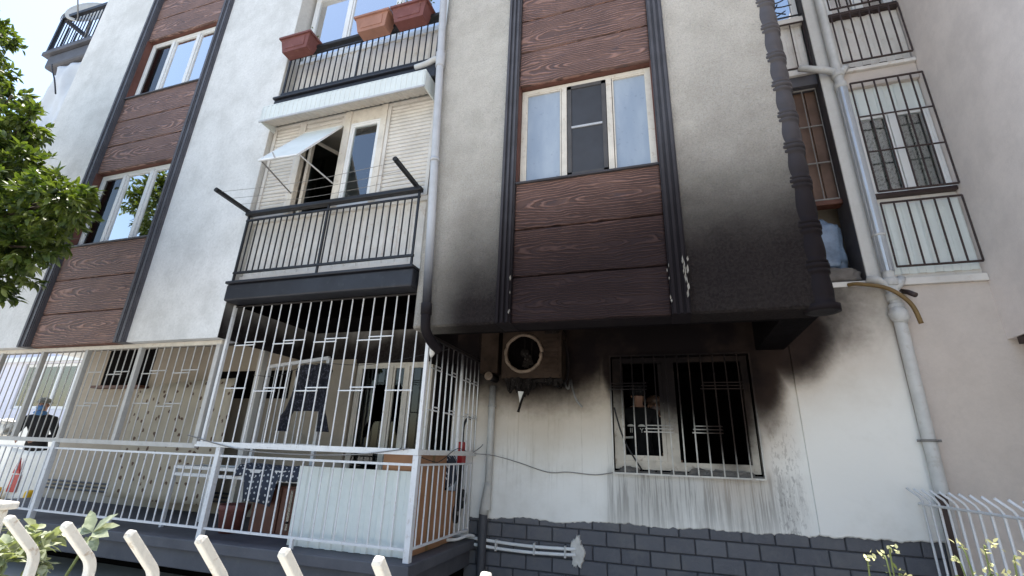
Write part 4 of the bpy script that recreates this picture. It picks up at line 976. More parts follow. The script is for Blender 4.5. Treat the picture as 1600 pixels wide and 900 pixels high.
# ---- planters
def planter(x, mat, label, foliage, seed):
    T = thing('flower_box', (x, -.11, 7.0), label, 'planter', 'flower boxes on the upper railing'); z0, z1 = 6.98, 7.22
    def ring(w, d, z): return [(x - w, -.13 - d, z), (x + w, -.13 - d, z), (x + w, -.13 + d, z), (x - w, -.13 + d, z)]
    V = ring(.21, .075, z0) + ring(.255, .105, z1) + ring(.235, .088, z1) + ring(.2, .065, z1 - .06); F = [(3, 2, 1, 0)]
    for k in range(3):
        for q in range(4): F.append((4 * k + q, 4 * k + (q + 1) % 4, 4 * k + 4 + (q + 1) % 4, 4 * k + 4 + q))
    F.append((12, 13, 14, 15)); meshobj('trough', V, F, mat, T)
    boxes('rim', [(x - .275, x + .275, -.255, -.233, z1 - .02, z1 + .012), (x - .275, x + .275, -.027, -.005, z1 - .02, z1 + .012), (x - .275, x - .253, -.233, -.027, z1 - .02, z1 + .012), (x + .253, x + .275, -.233, -.027, z1 - .02, z1 + .012)], mat, T)
    meshobj('panel_relief', [(x - .16, -.218, z0 + .05), (x + .16, -.218, z0 + .05), (x + .175, -.236, z1 - .05), (x - .175, -.236, z1 - .05), (x - .16, -.20, z0 + .05), (x + .16, -.20, z0 + .05), (x + .175, -.22, z1 - .05), (x - .175, -.22, z1 - .05)], [(0, 1, 2, 3), (0, 4, 5, 1), (1, 5, 6, 2), (2, 6, 7, 3), (3, 7, 4, 0)], mat, T)
    random.seed(seed); sp = []
    for k in range(foliage):
        p = Vector((x + random.uniform(-.22, .26), -.13 + random.uniform(-.08, .08), z1 + random.uniform(-.02, .12))); d = (rvec() + Vector((0, 0, .5))).normalized(); sp.append((p, d, rvec(), random.uniform(.03, .06), .022))
    if sp: leaves('plant', sp, 'leaf_small', T, (x, -.13, z1))['kind'] = 'stuff'
planter(-4.69, 'terracotta', 'terracotta flower box at the left end of the upper railing', 40, 3)
planter(-3.42, 'terracotta_flare', 'empty flower box in the middle of the upper railing, lightened by lens flare', 0, 4)
planter(-2.85, 'terracotta', 'terracotta flower box full of plants beside the drainpipe', 260, 5)
# ---- roof balcony at upper left: railing, dish, camera, white sheet
T = thing('roof_railing', (-11.5, .33, 9.70), 'black railing of the roof balcony against the sky', 'railing')
def rrail(p0, p1, n):
    p0, p1 = Vector(p0), Vector(p1); u = Vector((0, 0, 1))
    bar(T, 'rail', p0 + u * .04, p1 + u * .04, .03, 'black_metal', 'cube'); box_r = bar(T, 'handrail', p0 + u * 1.0, p1 + u * .91, (.07, .08), 'black_metal', 'cube')
    for k in range(n + 1): q = p0.lerp(p1, k / n); bar(T, 'bar', q, q + u * .88, .011, 'black_metal')
rrail((-12.52, .34, 9.70), (-10.2, .34, 9.70), 20); rrail((-12.52, .34, 9.70), (-12.52, 1.5, 9.70), 8)
bar(T, 'post', (-12.52, .34, 9.70), (-12.52, .34, 10.65), .06, 'black_metal', 'cube'); rrail((-12.52, 1.5, 9.70), (-11.0, 1.5, 9.70), 12)
T = thing('satellite_dish', (-12.1, .6, 9.7), 'round grey satellite dish above the roof balcony', 'satellite dish')
dc = Vector((-12.05, .55, 10.86)); dn = Vector((.35, -.85, .25)).normalized(); s_ = dn.cross(Vector((0, 0, 1))).normalized(); u_ = s_.cross(dn); V, F = [], []
for i in range(5):
    for k in range(28): a = 2 * math.pi * k / 28; r = .44 * (i + .05) / 4; V.append(dc + s_ * r * math.cos(a) + u_ * r * math.sin(a) + dn * (r * r * .5))
for i in range(4):
    for k in range(28): F.append((i * 28 + k, i * 28 + (k + 1) % 28, (i + 1) * 28 + (k + 1) % 28, (i + 1) * 28 + k))
o = meshobj('reflector', V, F, 'dish_grey', T, dc, True); o.modifiers.new('t', 'SOLIDIFY').thickness = .012
bar(T, 'feed_arm', dc - u_ * .42 + dn * .1, dc + dn * .45, .014, 'wire_grey'); bar(T, 'feed_horn', dc + dn * .42, dc + dn * .52, .035, 'dish_grey', 'cyl'); bar(T, 'mast', dc - dn * .05, (dc.x, dc.y + .1, 9.70), .03, 'wire_grey', 'cyl')
T = thing('roof_lamp', (-12.5, .36, 10.64), 'small dark floodlight on a wire stalk at the roof balcony corner', 'lamp')
tube('stalk', spline([(-12.45, .36, 10.62), (-12.68, .36, 10.72), (-12.7, .36, 10.9), (-12.45, .36, 11.0)], 5), .012, 'wire_grey', T, 6); box('head', (-12.52, -12.34, .30, .44, 10.66, 10.8), 'black_metal', T, .02)
V, F = [], []; nx, nz = 26, 40       # loosely hung white sheet closing the opening below
for i in range(nx + 1):
    for k in range(nz + 1):
        u, t = i / nx, k / nz; x = -12.0 + 1.74 * u - .1 * (1 - t) * (1 - u); z = 6.5 + 2.68 * t - .25 * math.sin(math.pi * u) * (1 - t)
        V.append((x, .40 + (.04 * math.sin(26 * u + 7 * t + 3 * math.sin(5 * t))) * (1 - t * .4) + .10 * mnoise.noise(Vector((u * 5, t * 4, 2))) + (-.09 if .36 < t < .42 else (.05 * u if t < .36 else 0)), z))
for i in range(nx):
    for k in range(nz): a = i * (nz + 1) + k; F.append((a, a + nz + 1, a + nz + 2, a + 1))
o = meshobj('white_sheet', V, F, 'tarp_white', None, (-11.4, .6, 9.5), True); tag(o, 'white sheet hung over the opening below the roof balcony', 'sheet'); o.modifiers.new('t', 'SOLIDIFY').thickness = .004
o = tube('loose_cable', spline([(-11.9, .25, 9.1), (-11.7, .2, 8.9), (-11.4, .2, 8.5), (-11.15, .2, 8.1)], 5), .014, 'bark_wire', None, 6); tag(o, 'dark loose cable hanging over the white sheet', 'cable')
# ================================================================== things on the ground floor balcony
V, F = [], []; nx, nz = 20, 14
for i in range(nx + 1):
    for k in range(nz + 1):
        u, t = i / nx, k / nz; V.append((-7.75 + 1.95 * u, 1.12 + .03 * math.sin(9 * u + 2 * t) + .03 * mnoise.noise(Vector((u * 4, t * 3, 1))), .86 + (1.50 + .16 * u) * t + (.05 * math.sin(u * 3) if k == nz else 0)))
for i in range(nx):
    for k in range(nz): a = i * (nz + 1) + k; F.append((a, a + nz + 1, a + nz + 2, a + 1))
o = meshobj('spotted_sheet', V, F, 'spotted_sheet', None, (-6.8, 1.1, .86), True); tag(o, 'beige sheet with brown spots hung behind the left grille', 'sheet'); o.modifiers.new('t', 'SOLIDIFY').thickness = .006
bar(B, 'balcony_column', (-5.5, 1.2, .7), (-5.5, 1.2, 3.2), .09, 'pier_white', 'cube')
# garment on a hanger
V, F = [], []
prof_l = [(.0, -.20, .20), (.10, -.24, .24), (.25, -.21, .22), (.5, -.23, .24), (.72, -.25, .26), (.80, -.30, .29), (1.02, -.33, .33)]
rowsn = len(prof_l); nx = 16
for t, l, r in prof_l:
    for i in range(nx + 1):
        u = i / nx; x = -4.22 + l * 1.15 + (r - l) * 1.15 * u; V.append((x, .78 + .03 * math.sin(u * 14 + t * 5), 2.63 - t * .80))
for k in range(rowsn - 1):
    for i in range(nx):
        if k >= 4 and 3 <= i < nx - 3: continue
        a = k * (nx + 1) + i; F.append((a, a + 1, a + nx + 2, a + nx + 1))
o = meshobj('hanging_garment', V, F, 'patterned_garment', None, (-4.22, .78, 2.63)); tag(o, 'dark speckled garment hanging inside the cage', 'garment'); o.modifiers.new('t', 'SOLIDIFY').thickness = .02
o = tube('laundry_line', spline([(-5.4, 1.0, 2.55), (-4.8, .8, 2.50), (-4.2, .78, 2.64), (-3.4, .8, 2.62), (-2.4, .9, 2.80)], 6), .004, 'bark_wire', None, 5); tag(o, 'thin line carrying the speckled garment', 'line')
T = thing('drying_rack', (-4.9, 1.25, .7), 'white wire drying rack standing behind the cage at left', 'rack')
for p, q in (((-5.35, 1.2, .7), (-5.35, 1.2, 2.70)), ((-4.35, 1.2, .7), (-4.35, 1.2, 2.80)), ((-5.35, 1.2, 2.70), (-4.35, 1.2, 2.80)), ((-5.35, 1.2, 1.65), (-4.35, 1.2, 1.65))): bar(T, 'frame_bar', p, q, .045, 'white_paint_metal', 'cube')
for k in range(1, 8): bar(T, 'bar', (-5.35 + k * .125, 1.2, 1.67), (-5.35 + k * .125, 1.2, 2.72), .008, 'white_paint_metal')
T = thing('folding_table', (-4.6, .6, .7), 'white framed folding table behind the low railing', 'table')
for p, q in (((-5.72, .45, 1.36), (-3.3, .45, 1.36)), ((-5.72, .95, 1.36), (-3.3, .95, 1.36)), ((-5.72, .45, 1.36), (-5.72, .95, 1.36)), ((-5.68, .45, 1.28), (-3.3, .45, 1.28)), ((-5.70, .45, .70), (-5.70, .45, 1.34)), ((-5.70, .95, .70), (-5.70, .95, 1.34)), ((-3.35, .9, .7), (-3.35, .9, 1.34))): bar(T, 'frame_bar', p, q, .035, 'white_paint_metal', 'cube')
box('table_top', (-5.7, -3.32, .47, .93, 1.345, 1.362), 'sheet_white', T)
V, F = [], []; n = 30
for i in range(n + 1):
    u = i / n; x = -4.75 + 1.45 * u
    for q, (y, z) in enumerate(((.96, 1.40), (.60, 1.43), (.455, 1.41), (.43, 1.37), (.415, 1.2 if .12 < u < .42 else 1.33), (.41, (1.02 if .12 < u < .42 else 1.30) + .02 * math.sin(9 * u)))):
        V.append((x, y + .012 * math.sin(25 * u + q), z + .012 * math.sin(11 * u + q)))
for i in range(n):
    for k in range(5): a = i * 6 + k; F.append((a, a + 1, a + 7, a + 6))
o = meshobj('polka_cloth', V, F, 'polka_cloth', None, (-4.0, .6, 1.4), True); tag(o, 'navy polka-dot cloth spread over the white folding table', 'cloth'); o.modifiers.new('t', 'SOLIDIFY').thickness = .006
box_c = thing('wooden_cabinet', (-4.1, .8, .7), 'dark brown wooden cabinet beneath the table', 'cabinet')
box('body', (-4.5, -3.72, .52, .9, .705, 1.22), 'wood_cabinet', box_c, .008); box('door_leaf', (-4.48, -4.12, .50, .519, .74, 1.2), 'wood_cabinet', box_c, .006); box('door_leaf', (-4.10, -3.74, .50, .519, .74, 1.2), 'wood_cabinet', box_c, .006); box('glass_strip', (-3.98, -3.95, .49, .499, .78, 1.18), 'glass_dark', box_c)
T = thing('clay_pot', (-4.8, .6, .70), 'terracotta pot on the balcony floor left of the cabinet', 'pot')
lathe('pot_body', [(.11, 0), (.15, .22), (.17, .24), (.17, .29), (.145, .29), (.12, .1)], 'terracotta', T, (-4.78, .55, .702))
# leaning white corrugated sheet
T = thing('corrugated_sheet', (-3.0, .25, .70), 'white corrugated sheet leaning behind the railing at the balcony corner', 'sheet')
o = corrugated('sheet', -3.72, -2.37, .705, 1.45, .26, .135, .016, 'sheet_white', T, thick=.006, flat=.40)
T = thing('cardboard_box', (-2.5, .5, .70), 'tall brown cardboard box at the balcony corner', 'box', 'cardboard boxes on the balcony')
box('carton', (-2.75, -2.36, .30, .98, .703, 1.62), 'cardboard', T, .006); box('flap', (-2.72, -2.38, .32, .60, 1.621, 1.632), 'cardboard', T)
box('tape', (-2.359, -2.357, .62, .68, .71, 1.61), 'hose', T)
T = thing('cardboard_box', (-2.5, 1.15, .70), 'lower cardboard box behind the tall one, under a blue dotted cloth', 'box', 'cardboard boxes on the balcony')
box('carton', (-2.70, -2.37, .99, 1.30, .703, 1.22), 'cardboard', T, .006); box('flap', (-2.69, -2.38, 1.0, 1.15, 1.221, 1.231), 'cardboard', T)
o = lump('draped_cloth', (-2.5, 1.17, 1.44), (.14, .15, .19), 'blue_cloth', 'blue dotted cloth bundle on the lower cardboard box', 'cloth', 5, .12); o.data.materials[0] = MAT['polka_cloth']
T = thing('push_scooter', (-2.45, 1.42, .72), 'folded black and red push scooter leaning by the wall', 'scooter')
def wheel(c):
    w = lathe('tyre', [(.085, -.02), (.105, -.016), (.11, 0), (.105, .016), (.085, .02)], 'rubber', T, c, 'x', 22)
    for k in range(5): a = 2 * math.pi * k / 5; bar(w, 'spoke', Vector(c), Vector(c) + Vector((0, .088 * math.cos(a), .088 * math.sin(a))), .010, 'rubber', 'cube')
    bar(w, 'hub', Vector(c) - Vector((.025, 0, 0)), Vector(c) + Vector((.025, 0, 0)), .022, 'wire_grey', 'cyl')
wheel((-2.37, 1.36, .98)); wheel((-2.37, 1.50, 1.12))
bar(T, 'deck', (-2.38, 1.40, 1.05), (-2.38, 1.43, 1.55), (.05, .09), 'rubber', 'cube'); bar(T, 'red_sleeve', (-2.38, 1.43, 1.50), (-2.38, 1.44, 1.76), (.06, .12), 'red_plastic', 'cube')
tube('stem', spline([(-2.38, 1.43, 1.74), (-2.39, 1.46, 1.95), (-2.36, 1.50, 2.05), (-2.33, 1.53, 2.04)], 4), .016, 'rubber', T, 8)
# pipes crossing under the railing
o = tube('bent_conduit', spline([(-2.55, 1.1, .735), (-2.3, 1.2, .735), (-2.24, 1.45, .75), (-2.2, WY - .06, .73)], 4), .017, 'upvc', None); tag(o, 'bent white pipe coming off the balcony floor to the wall', 'pipe')
o = tube('torn_wrap', [(-2.20, .10, 2.72), (-2.21, .12, 2.66), (-2.22, .12, 2.58), (-2.225, .12, 2.54)], [.02, .038, .03, .008], 'plaster_patch', None, 8); tag(o, 'torn pale wrapping below the foot of the bay drainpipe', 'wrap')
# ================================================================== people
def figure(name, J, R_, matfn, parent, mats):
    names = list(J); idx = {k: i for i, k in enumerate(names)}
    me = bpy.data.meshes.new(name); me.from_pydata([J[k] for k in names], [(idx[a], idx[b]) for a, b in EDGES if a in idx and b in idx], [])
    ob = bpy.data.objects.new(name, me); COL.objects.link(ob); ob.modifiers.new('s', 'SKIN')
    for k, i in idx.items():
        r = R_.get(k, .03); r = r if isinstance(r, tuple) else (r, r); sv = me.skin_vertices[0].data[i]; sv.radius = r; sv.use_root = (k == 'pelvis')
    sb = ob.modifiers.new('b', 'SUBSURF'); sb.levels = sb.render_levels = 2
    dg = bpy.context.evaluated_depsgraph_get(); m2 = bpy.data.meshes.new_from_object(ob.evaluated_get(dg)); bpy.data.objects.remove(ob)
    for m in mats: m2.materials.append(MAT[m])
    for p in m2.polygons: p.use_smooth = True; p.material_index = matfn(p.center)
    return m2
EDGES = [('pelvis', 'waist'), ('waist', 'chest'), ('chest', 'neck'), ('neck', 'head0'), ('head0', 'head1'), ('head1', 'head2')]
for sd in 'lr':
    EDGES += [('chest', 'sh' + sd), ('sh' + sd, 'el' + sd), ('el' + sd, 'wr' + sd), ('wr' + sd, 'ha' + sd), ('pelvis', 'hi' + sd), ('hi' + sd, 'kn' + sd), ('kn' + sd, 'an' + sd), ('an' + sd, 'to' + sd)]
    for q in range(5): EDGES += [('ha' + sd, f'f{q}a' + sd), (f'f{q}a' + sd, f'f{q}b' + sd)]
def person(loc, rz, label, lean=0.0, arms=None, mats=('jacket_black', 'skin', 'jacket_black'), tall=1.75, cat='person'):
    T = thing('person', loc, label, cat); k = tall / 1.75
    J = {'pelvis': (0, 0, .95), 'waist': (0, -.02 - lean * .3, 1.10), 'chest': (0, -.02 - lean, 1.36), 'neck': (0, -.02 - lean * 1.25, 1.50), 'head0': (0, -.04 - lean * 1.4, 1.56), 'head1': (0, -.05 - lean * 1.45, 1.64), 'head2': (0, -.04 - lean * 1.5, 1.72)}
    arms = arms or {'l': ((.27, 0, 1.15), (.30, -.10, .92)), 'r': ((-.27, 0, 1.15), (-.30, -.10, .92))}
    for sd, s in (('l', 1), ('r', -1)):
        J['sh' + sd] = (s * .19, -.02 - lean, 1.40); e, w = arms[sd]; J['el' + sd] = e; J['wr' + sd] = w
        d = (Vector(w) - Vector(e)).normalized(); hv = Vector(w) + d * .07; J['ha' + sd] = tuple(hv); side = d.cross(Vector((0, 1, .2))).normalized()
        for q in range(5):
            a = hv + side * (q - 2) * .019 + d * (.045 if q not in (0,) else .01); b = a + d * (.035, .05, .055, .05, .04)[q] * .9 + Vector((0, -.012, 0))
            if q == 0: a = hv - side * .045; b = a + d * .035 - side * .012
            J[f'f{q}a' + sd] = tuple(a); J[f'f{q}b' + sd] = tuple(b)
        J['hi' + sd] = (s * .10, 0, .90); J['kn' + sd] = (s * .11, -.01, .50); J['an' + sd] = (s * .11, .02, .09); J['to' + sd] = (s * .12, -.14, .04)
    Rr = {'pelvis': (.155, .12), 'waist': (.15, .11), 'chest': (.17, .12), 'neck': .055, 'head0': (.07, .075), 'head1': (.085, .10), 'head2': (.075, .09)}
    for sd in 'lr':
        Rr.update({'sh' + sd: .085, 'el' + sd: .055, 'wr' + sd: .038, 'ha' + sd: (.042, .025), 'hi' + sd: .095, 'kn' + sd: .065, 'an' + sd: .05, 'to' + sd: .045})
        for q in range(5): Rr[f'f{q}a' + sd] = .0095; Rr[f'f{q}b' + sd] = .0085
    M = Matrix.Rotation(rz, 4, 'Z') @ Matrix.Scale(k, 4); wr = [Vector(J['wr' + sd]) for sd in 'lr']
    def mf(c):
        if c.z > 1.49: return 1
        if min((c - w).length for w in wr) < .17 and min(abs(c.x - w.x) for w in wr) < .12 and (c.z < max(w.z for w in wr) - .01): return 1
        return 0 if c.z > .93 else 2
    m2 = figure('body', J, Rr, mf, T, mats); m2.transform(M)
    link(bpy.data.objects.new('body', m2), T, loc)
    hc = Vector(loc) + M @ Vector((0, -.05 - lean * 1.45, 1.65))
    fwdv = (M.to_3x3() @ Vector((0, -1, 0))).normalized(); sv = (M.to_3x3() @ Vector((1, 0, 0))).normalized()
    def blob(nm, c, s, mat):
        bm = bmesh.new(); bmesh.ops.create_icosphere(bm, subdivisions=2, radius=1); me = bpy.data.meshes.new(nm)
        for v in bm.verts: v.co = sv * v.co.x * s[0] + fwdv * v.co.y * s[1] + Vector((0, 0, 1)) * v.co.z * s[2]
        bm.to_mesh(me); bm.free(); me.materials.append(MAT[mat]); [setattr(p, 'use_smooth', True) for p in me.polygons]; return link(bpy.data.objects.new(nm, me), T, c)
    blob('nose', hc + fwdv * .095 + Vector((0, 0, -.005)), (.014, .02, .022), 'skin')
    for s in (-1, 1): blob('ear', hc + sv * s * .085, (.012, .022, .032), 'skin'); blob('eye', hc + fwdv * .085 + sv * s * .032 + Vector((0, 0, .022)), (.014, .01, .009), 'rubber')
    return T, hc, fwdv, sv, blob
# two firefighters inside the burnt room
T, hc, fv, sv, blob = person((-.33, 2.45, .80), math.radians(180), 'firefighter in black jacket with pale reflective patches turned away inside the burnt window', 0.05, None)
blob('helmet', hc + Vector((0, 0, .06)), (.12, .14, .10), 'jacket_black')
def strip(nm, pts, mat): 
    n = len(pts); meshobj(nm, [Vector(p) for p in pts] + [Vector(p) + Vector((0, .004, 0)) for p in pts], [tuple(range(n)), tuple(range(2 * n - 1, n - 1, -1))] + [(i, (i + 1) % n, n + (i + 1) % n, n + i) for i in range(n)], mat, T)
yb = 2.285
def arcpatch(cx, cz): return [(cx + .045 * math.cos(a), yb, cz + .028 * math.sin(a)) for a in [math.pi * k / 8 for k in range(9)]]
strip('reflective_patch', arcpatch(-.425, 2.03), 'reflective'); strip('reflective_patch', arcpatch(-.29, 2.03), 'reflective')
strip('reflective_band', [(-.50, yb - .02, 1.88), (-.40, yb - .03, 1.885), (-.40, yb - .03, 1.91), (-.50, yb - .02, 1.905)], 'reflective')
strip('reflective_band', [(-.47, yb - .03, 1.655), (-.22, yb - .03, 1.65), (-.22, yb - .03, 1.685), (-.47, yb - .03, 1.68)], 'reflective')
def text(body, loc, size, mat, parent):
    cu = bpy.data.curves.new('t', 'FONT'); cu.body = body; cu.size = size; cu.extrude = .002; ob = bpy.data.objects.new('t', cu); COL.objects.link(ob)
    dg = bpy.context.evaluated_depsgraph_get(); me = bpy.data.meshes.new_from_object(ob.evaluated_get(dg)); bpy.data.objects.remove(ob); me.transform(Matrix.Rotation(math.pi / 2, 4, 'X')); me.materials.clear(); me.materials.append(MAT[mat])
    return link(bpy.data.objects.new('lettering', me), parent, loc)
text('II', (-.44, yb - .005, 1.955), .08, 'reflective', T); text('Y', (-.315, yb - .005, 1.955), .08, 'reflective', T)
T, hc, fv, sv, blob = person((-.14, 2.75, .80), math.radians(10), 'firefighter with brown helmet and face covering deep inside the burnt room', 0.05, None, tall=1.62)
blob('helmet', hc + Vector((0, 0, .055)), (.115, .135, .085), 'helmet'); blob('helmet_brim', hc + Vector((0, 0, .03)), (.13, .155, .012), 'helmet'); blob('face_mask', hc + fv * .07 + Vector((0, 0, -.05)), (.065, .05, .05), 'mask_cloth')
# passer-by on the sunlit path
T, hc, fv, sv, blob = person((-11.72, 2.25, .50), math.radians(40), 'person in black clothes with grey hat and blue face mask beyond the balcony', .16, {'l': ((.30, -.22, 1.12), (.16, -.42, 1.06)), 'r': ((-.30, -.22, 1.12), (-.16, -.42, 1.06))}, tall=1.82)
blob('hat', hc + Vector((0, 0, .085)), (.10, .115, .07), 'hat_grey'); blob('hat_brim', hc + Vector((0, 0, .055)), (.15, .16, .012), 'hat_grey'); blob('face_mask', hc + fv * .075 + Vector((0, 0, -.045)), (.07, .05, .055), 'blue_cloth'); blob('scarf', hc + Vector((0, 0, -.14)), (.11, .11, .05), 'blue_cloth')
o = lump('white_bag', (-12.15, 1.85, 1.78), (.26, .14, .15), 'white_cloth', 'crumpled white bag carried in front of the person in black', 'bag', 11, .3)
# white banner with red mark
T = thing('printed_banner', (-10.9, 1.75, .6), 'white banner with a red pointed mark hung beyond the balcony', 'banner')
V, F = [], []
for i in range(17):
    for k in range(9): u, t = i / 16, k / 8; V.append((-11.40 + 1.15 * u - .15 * (1 - t), 1.72 + .03 * math.sin(7 * u), .58 + .86 * t - .05 * math.sin(math.pi * u) * t))
for i in range(16):
    for k in range(8): a = i * 9 + k; F.append((a, a + 9, a + 10, a + 1))
o = meshobj('cloth', V, F, 'white_cloth', T, None, True); o.modifiers.new('t', 'SOLIDIFY').thickness = .006
for pl, nm in (([(-11.02, .72), (-10.78, .72), (-10.80, 1.0), (-11.0, 1.0)], 'red_panel'), ([(-11.02, 1.02), (-10.84, 1.02), (-10.95, 1.28)], 'red_point')):
    n = len(pl); meshobj(nm, [(x, 1.66, z) for x, z in pl] + [(x, 1.68, z) for x, z in pl], [tuple(range(n)), tuple(range(2 * n - 1, n - 1, -1))] + [(i, (i + 1) % n, n + (i + 1) % n, n + i) for i in range(n)], 'red_plastic', T)
lathe('white_dot', [(.0, -.006), (.03, -.004), (.03, .004)], 'white_cloth', T, (-10.94, 1.655, 1.10), 'y', 12)
for x, y in ((-10.30, 1.62), (-11.15, 1.62)):
    T = thing('bollard', (x, y, .5), 'yellow bollard at the foot of the white banner' if x > -11 else 'yellow bollard at the left picture edge beyond the railing', 'bollard', 'yellow bollards')
    lathe('post', [(.07, 0), (.07, .24), (.06, .27), (.03, .285), (.001, .29)], 'yellow_paint', T, (x, y, .5)); lathe('base', [(.1, 0), (.1, .02), (.07, .03)], 'rubber', T, (x, y, .5))
# ================================================================== fences
T = thing('front_fence', (-1, -2.855, 0), 'white square-bar fence with tips bent towards the street in the foreground', 'fence')
def sq_sweep(pts, w):
    V, F = [], []; P = [Vector(p) for p in pts]; n = len(P)
    for i, p in enumerate(P):
        d = (P[min(i + 1, n - 1)] - P[max(i - 1, 0)]).normalized(); s = Vector((1, 0, 0)); t = d.cross(s).normalized()
        ww = w * (.55 if i == n - 1 else 1)
        for a, b in ((-1, -1), (1, -1), (1, 1), (-1, 1)): V.append(p + s * a * ww / 2 + t * b * ww / 2)
    for i in range(n - 1):
        for k in range(4): F.append((4 * i + k, 4 * i + (k + 1) % 4, 4 * i + 4 + (k + 1) % 4, 4 * i + 4 + k))
    F += [(3, 2, 1, 0), tuple(4 * n - 4 + k for k in range(4))]; return V, F
arc = [(0, 0, .10), (0, 0, 1.235)] + [(0, -.055 * (1 - math.cos(a)) , 1.235 + .055 * math.sin(a) + .012 * a) for a in [math.pi / 4 * k / 4 for k in range(1, 5)]]
e = Vector(arc[-1]); arc += [tuple(e + Vector((0, -.095, .105))), tuple(e + Vector((0, -.102, .112)))]
v, f = sq_sweep(arc, .026); me = bpy.data.meshes.new('bar'); me.from_pydata([Vector(q) for q in v], [], f)
bm = bmesh.new(); bm.from_mesh(me); bmesh.ops.recalc_face_normals(bm, faces=bm.faces); eds = [q for q in bm.edges if q.calc_face_angle(0) > .9]; bmesh.ops.bevel(bm, geom=eds, offset=.004, segments=2, profile=.5, affect='EDGES'); bm.to_mesh(me); bm.free(); me.materials.append(MAT['fence_white'])
for k in range(9): link(bpy.data.objects.new('bar', me), T, (-2.10 + .2815 * k, -2.855 + random.uniform(-.006, .006), random.uniform(-.006, .006)))
bar(T, 'rail', (-2.6, -2.83, .95), (.25, -2.83, .95), .04, 'fence_white', 'cube'); bar(T, 'rail', (-2.6, -2.83, .25), (.25, -2.83, .25), .04, 'fence_white', 'cube')
box('post', (-2.70, -2.61, -2.80, -2.70, 0, 1.36), 'fence_white', T, .006); box('post_cap', (-2.72, -2.59, -2.82, -2.68, 1.361, 1.39), 'fence_white', T, .008)
T = thing('side_fence', (2.2, .5, 0), 'thin white wire fence with bent tips running along the right boundary', 'fence')
bar(T, 'rail', (2.2, WY, 1.34), (2.2, -2.6, 1.40), .011, 'white_paint_metal'); bar(T, 'rail', (2.2, WY - .05, .5), (2.2, -2.6, .5), .011, 'white_paint_metal')
v, f = tube_geo([(0, 0, 0), (0, 0, 1.37), (-.02, 0, 1.405), (-.10, 0, 1.475)], .010, 6); me = bpy.data.meshes.new('bar'); me.from_pydata([Vector(q) for q in v], [], f); me.materials.append(MAT['white_paint_metal']); [setattr(p, 'use_smooth', True) for p in me.polygons]
for k in range(26): link(bpy.data.objects.new('bar', me), T, (2.2, 1.50 - .145 * k, 0))
bar(T, 'post', (2.28, 1.33, 0), (2.28, 1.33, 1.44), (.07, .05), 'brown_metal', 'cube')
# ================================================================== plants
def crown(T, name, clumps, n_leaf, L, w, mat, origin):
    sp = []
    tot = sum(r ** 2 for _, r in clumps)
    for c, r in clumps:
        c = Vector(c); m = int(n_leaf * r * r / tot); twigs = []
        for k in range(max(3, m // 14)):
            d = rvec(); base = c + d * r * random.uniform(.35, .8); axis = (d + rvec() * .6 + Vector((0, 0, -.15))).normalized(); ln = r * random.uniform(.25, .55)
            for q in range(14):
                p = base + axis * ln * (q / 13); side = axis.cross(rvec()).normalized(); dd = (axis * .7 + side * .9 + Vector((0, 0, -.18))).normalized()
                sp.append((p, dd, (Vector((0, 0, 1)) + rvec() * .7).normalized(), L * random.uniform(.7, 1.25), w * random.uniform(.8, 1.2)))
    return leaves(name, sp, mat, T, origin)
random.seed(21)
T = thing('street_tree', (-8.6, -1.6, 0), 'leafy dark green tree with sunlit top at the left edge', 'tree')
clumps = [((-7.0, -1.5, 4.0), .66), ((-6.45, -1.45, 3.80), .44), ((-6.0, -1.5, 3.98), .34), ((-5.68, -1.5, 3.95), .22), ((-7.65, -1.5, 5.25), .42), ((-7.3, -1.5, 5.05), .26), ((-7.05, -1.5, 5.22), .18), ((-9.0, -1.6, 6.5), .42), ((-8.75, -1.5, 7.1), .16), ((-8.3, -1.5, 6.2), .22), ((-6.42, -1.5, 3.22), .34), ((-6.05, -1.5, 3.45), .22), ((-8.0, -1.6, 4.6), .70), ((-9.6, -1.6, 6.3), .7), ((-6.85, -1.55, 4.50), .36), ((-7.25, -1.5, 4.75), .34), ((-8.9, -1.6, 5.3), .7), ((-7.2, -1.6, 3.3), .5), ((-9.3, -1.6, 7.3), .4), ((-7.7, -1.5, 5.75), .16), ((-6.75, -1.5, 3.0), .22)]
crown(T, 'crown', clumps, 27000, .105, .040, 'leaf', (-7, -1.5, 4))
tube('trunk', spline([(-8.7, -1.65, -.05), (-8.65, -1.6, 1.3), (-8.5, -1.6, 2.6), (-8.3, -1.6, 3.8), (-8.4, -1.6, 5.0)], 5), [.16 - .005 * k for k in range(21)], 'trunk', T, 12)
for c, r in clumps: tube('limb', spline([(-8.4, -1.6, min(2.6 + (c[2] - 3.2) * .5, 4.8)), tuple((Vector((-8.4, -1.6, 3.0)) + Vector(c)) / 2 + Vector((0, 0, .25))), c], 4), [.05, .045, .04, .036, .032, .026, .02, .014, .008], 'trunk', T, 7)
random.seed(5)
T = thing('leafy_shrub', (-3.3, -2.35, .12), 'pale broad-leaved shrub behind the front fence at lower left', 'shrub')
sh = [((-3.35, -2.2, 1.00), .16), ((-3.6, -2.2, .98), .18), ((-3.85, -2.2, .96), .2), ((-3.15, -2.2, .92), .14), ((-3.75, -2.3, .78), .26), ((-3.4, -2.3, .76), .24), ((-2.75, -2.25, .78), .10), ((-4.1, -2.2, .9), .22)]
crown(T, 'foliage', sh, 1500, .085, .045, 'leaf_light', (-3.3, -2.3, .7))
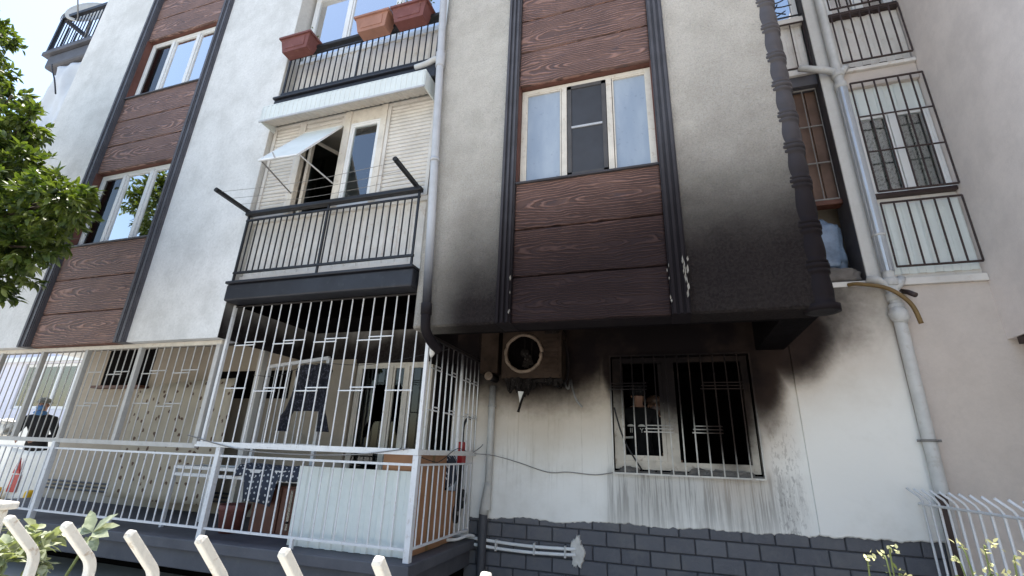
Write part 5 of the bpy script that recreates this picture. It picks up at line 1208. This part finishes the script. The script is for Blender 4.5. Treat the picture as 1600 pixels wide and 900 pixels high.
sp = [(Vector((-3.06, -2.05, 1.16)), Vector((math.cos(a), .2 * math.sin(3 * a), .55 * math.sin(a) + .2)).normalized(), Vector((.1, -.7, .7)), .15, .062) for a in (.3, .9, -.3, 2.2, 2.8, 3.5)] + [(Vector((-3.06, -2.05, 1.13)), Vector((math.cos(a), -.2, -.5)).normalized(), Vector((.1, -.7, .7)), .10, .06) for a in (.2, 1.3, 2.4)]
leaves('sprig', sp, 'leaf_light', T, (-3.06, -2.05, 1.1))
for x in (-3.6, -3.3, -3.06, -2.9): tube('stem', spline([(-3.3 + (x + 3.3) * .3, -2.3, .1), (x, -2.25, .6), (x, -2.05 if x == -3.06 else -2.2, 1.14 if x == -3.06 else .85)], 4), .008, 'stem', T, 6)
def flower(x, y, h, label, heads, seed):
    random.seed(seed); T = thing('flowering_plant', (x, y, .12), label, 'plant', 'pale yellow flowering stems along the foot of the picture')
    sp = []; pe = []
    for (dx, dz, big) in heads:
        tip = Vector((x + dx, y + random.uniform(-.03, .03), h + dz)); tube('stem', spline([(x + dx * .3, y, .10), (x + dx * .6, y, h * .6), (x + dx * .85, y, h + dz - .06), tip], 4), .0022, 'stem', T, 6)
        for k in range(9 if big else 6): pe.append((tip + rvec() * .012 * (2 if big else 1), (rvec() + Vector((0, 0, .4))).normalized(), rvec(), random.uniform(.010, .020), .009))
        for k in range(5): sp.append((tip - Vector((0, 0, random.uniform(.02, .2))), rvec(), Vector((0, 0, 1)), random.uniform(.012, .028), .009))
    leaves('petals', pe, 'petal', T, (x, y, h))['kind'] = 'stuff'; leaves('leaf_cluster', sp, 'leaf_small', T, (x, y, h))['kind'] = 'stuff'
flower(.54, -2.2, 1.37, 'slender curved green stem with a drooping bud in front of the brick base', [(.03, .02, 0)], 1)
flower(.63, -2.2, 1.37, 'pale stem with yellow buds beside the drooping one', [(-.01, .02, 0), (.01, -.02, 0), (.0, .045, 0)], 2)
flower(.87, -2.2, 1.40, 'clump of pale yellow blossoms in front of the right fence', [(0, .04, 1), (-.07, .0, 0), (-.05, .03, 0), (.07, .02, 1), (.02, -.03, 1), (-.02, -.05, 1), (.05, -.04, 0)], 3)
flower(.98, -2.25, 1.40, 'yellow blossoms cut by the right picture edge', [(0, .03, 1), (.03, .05, 1), (.05, -.02, 1)], 4)
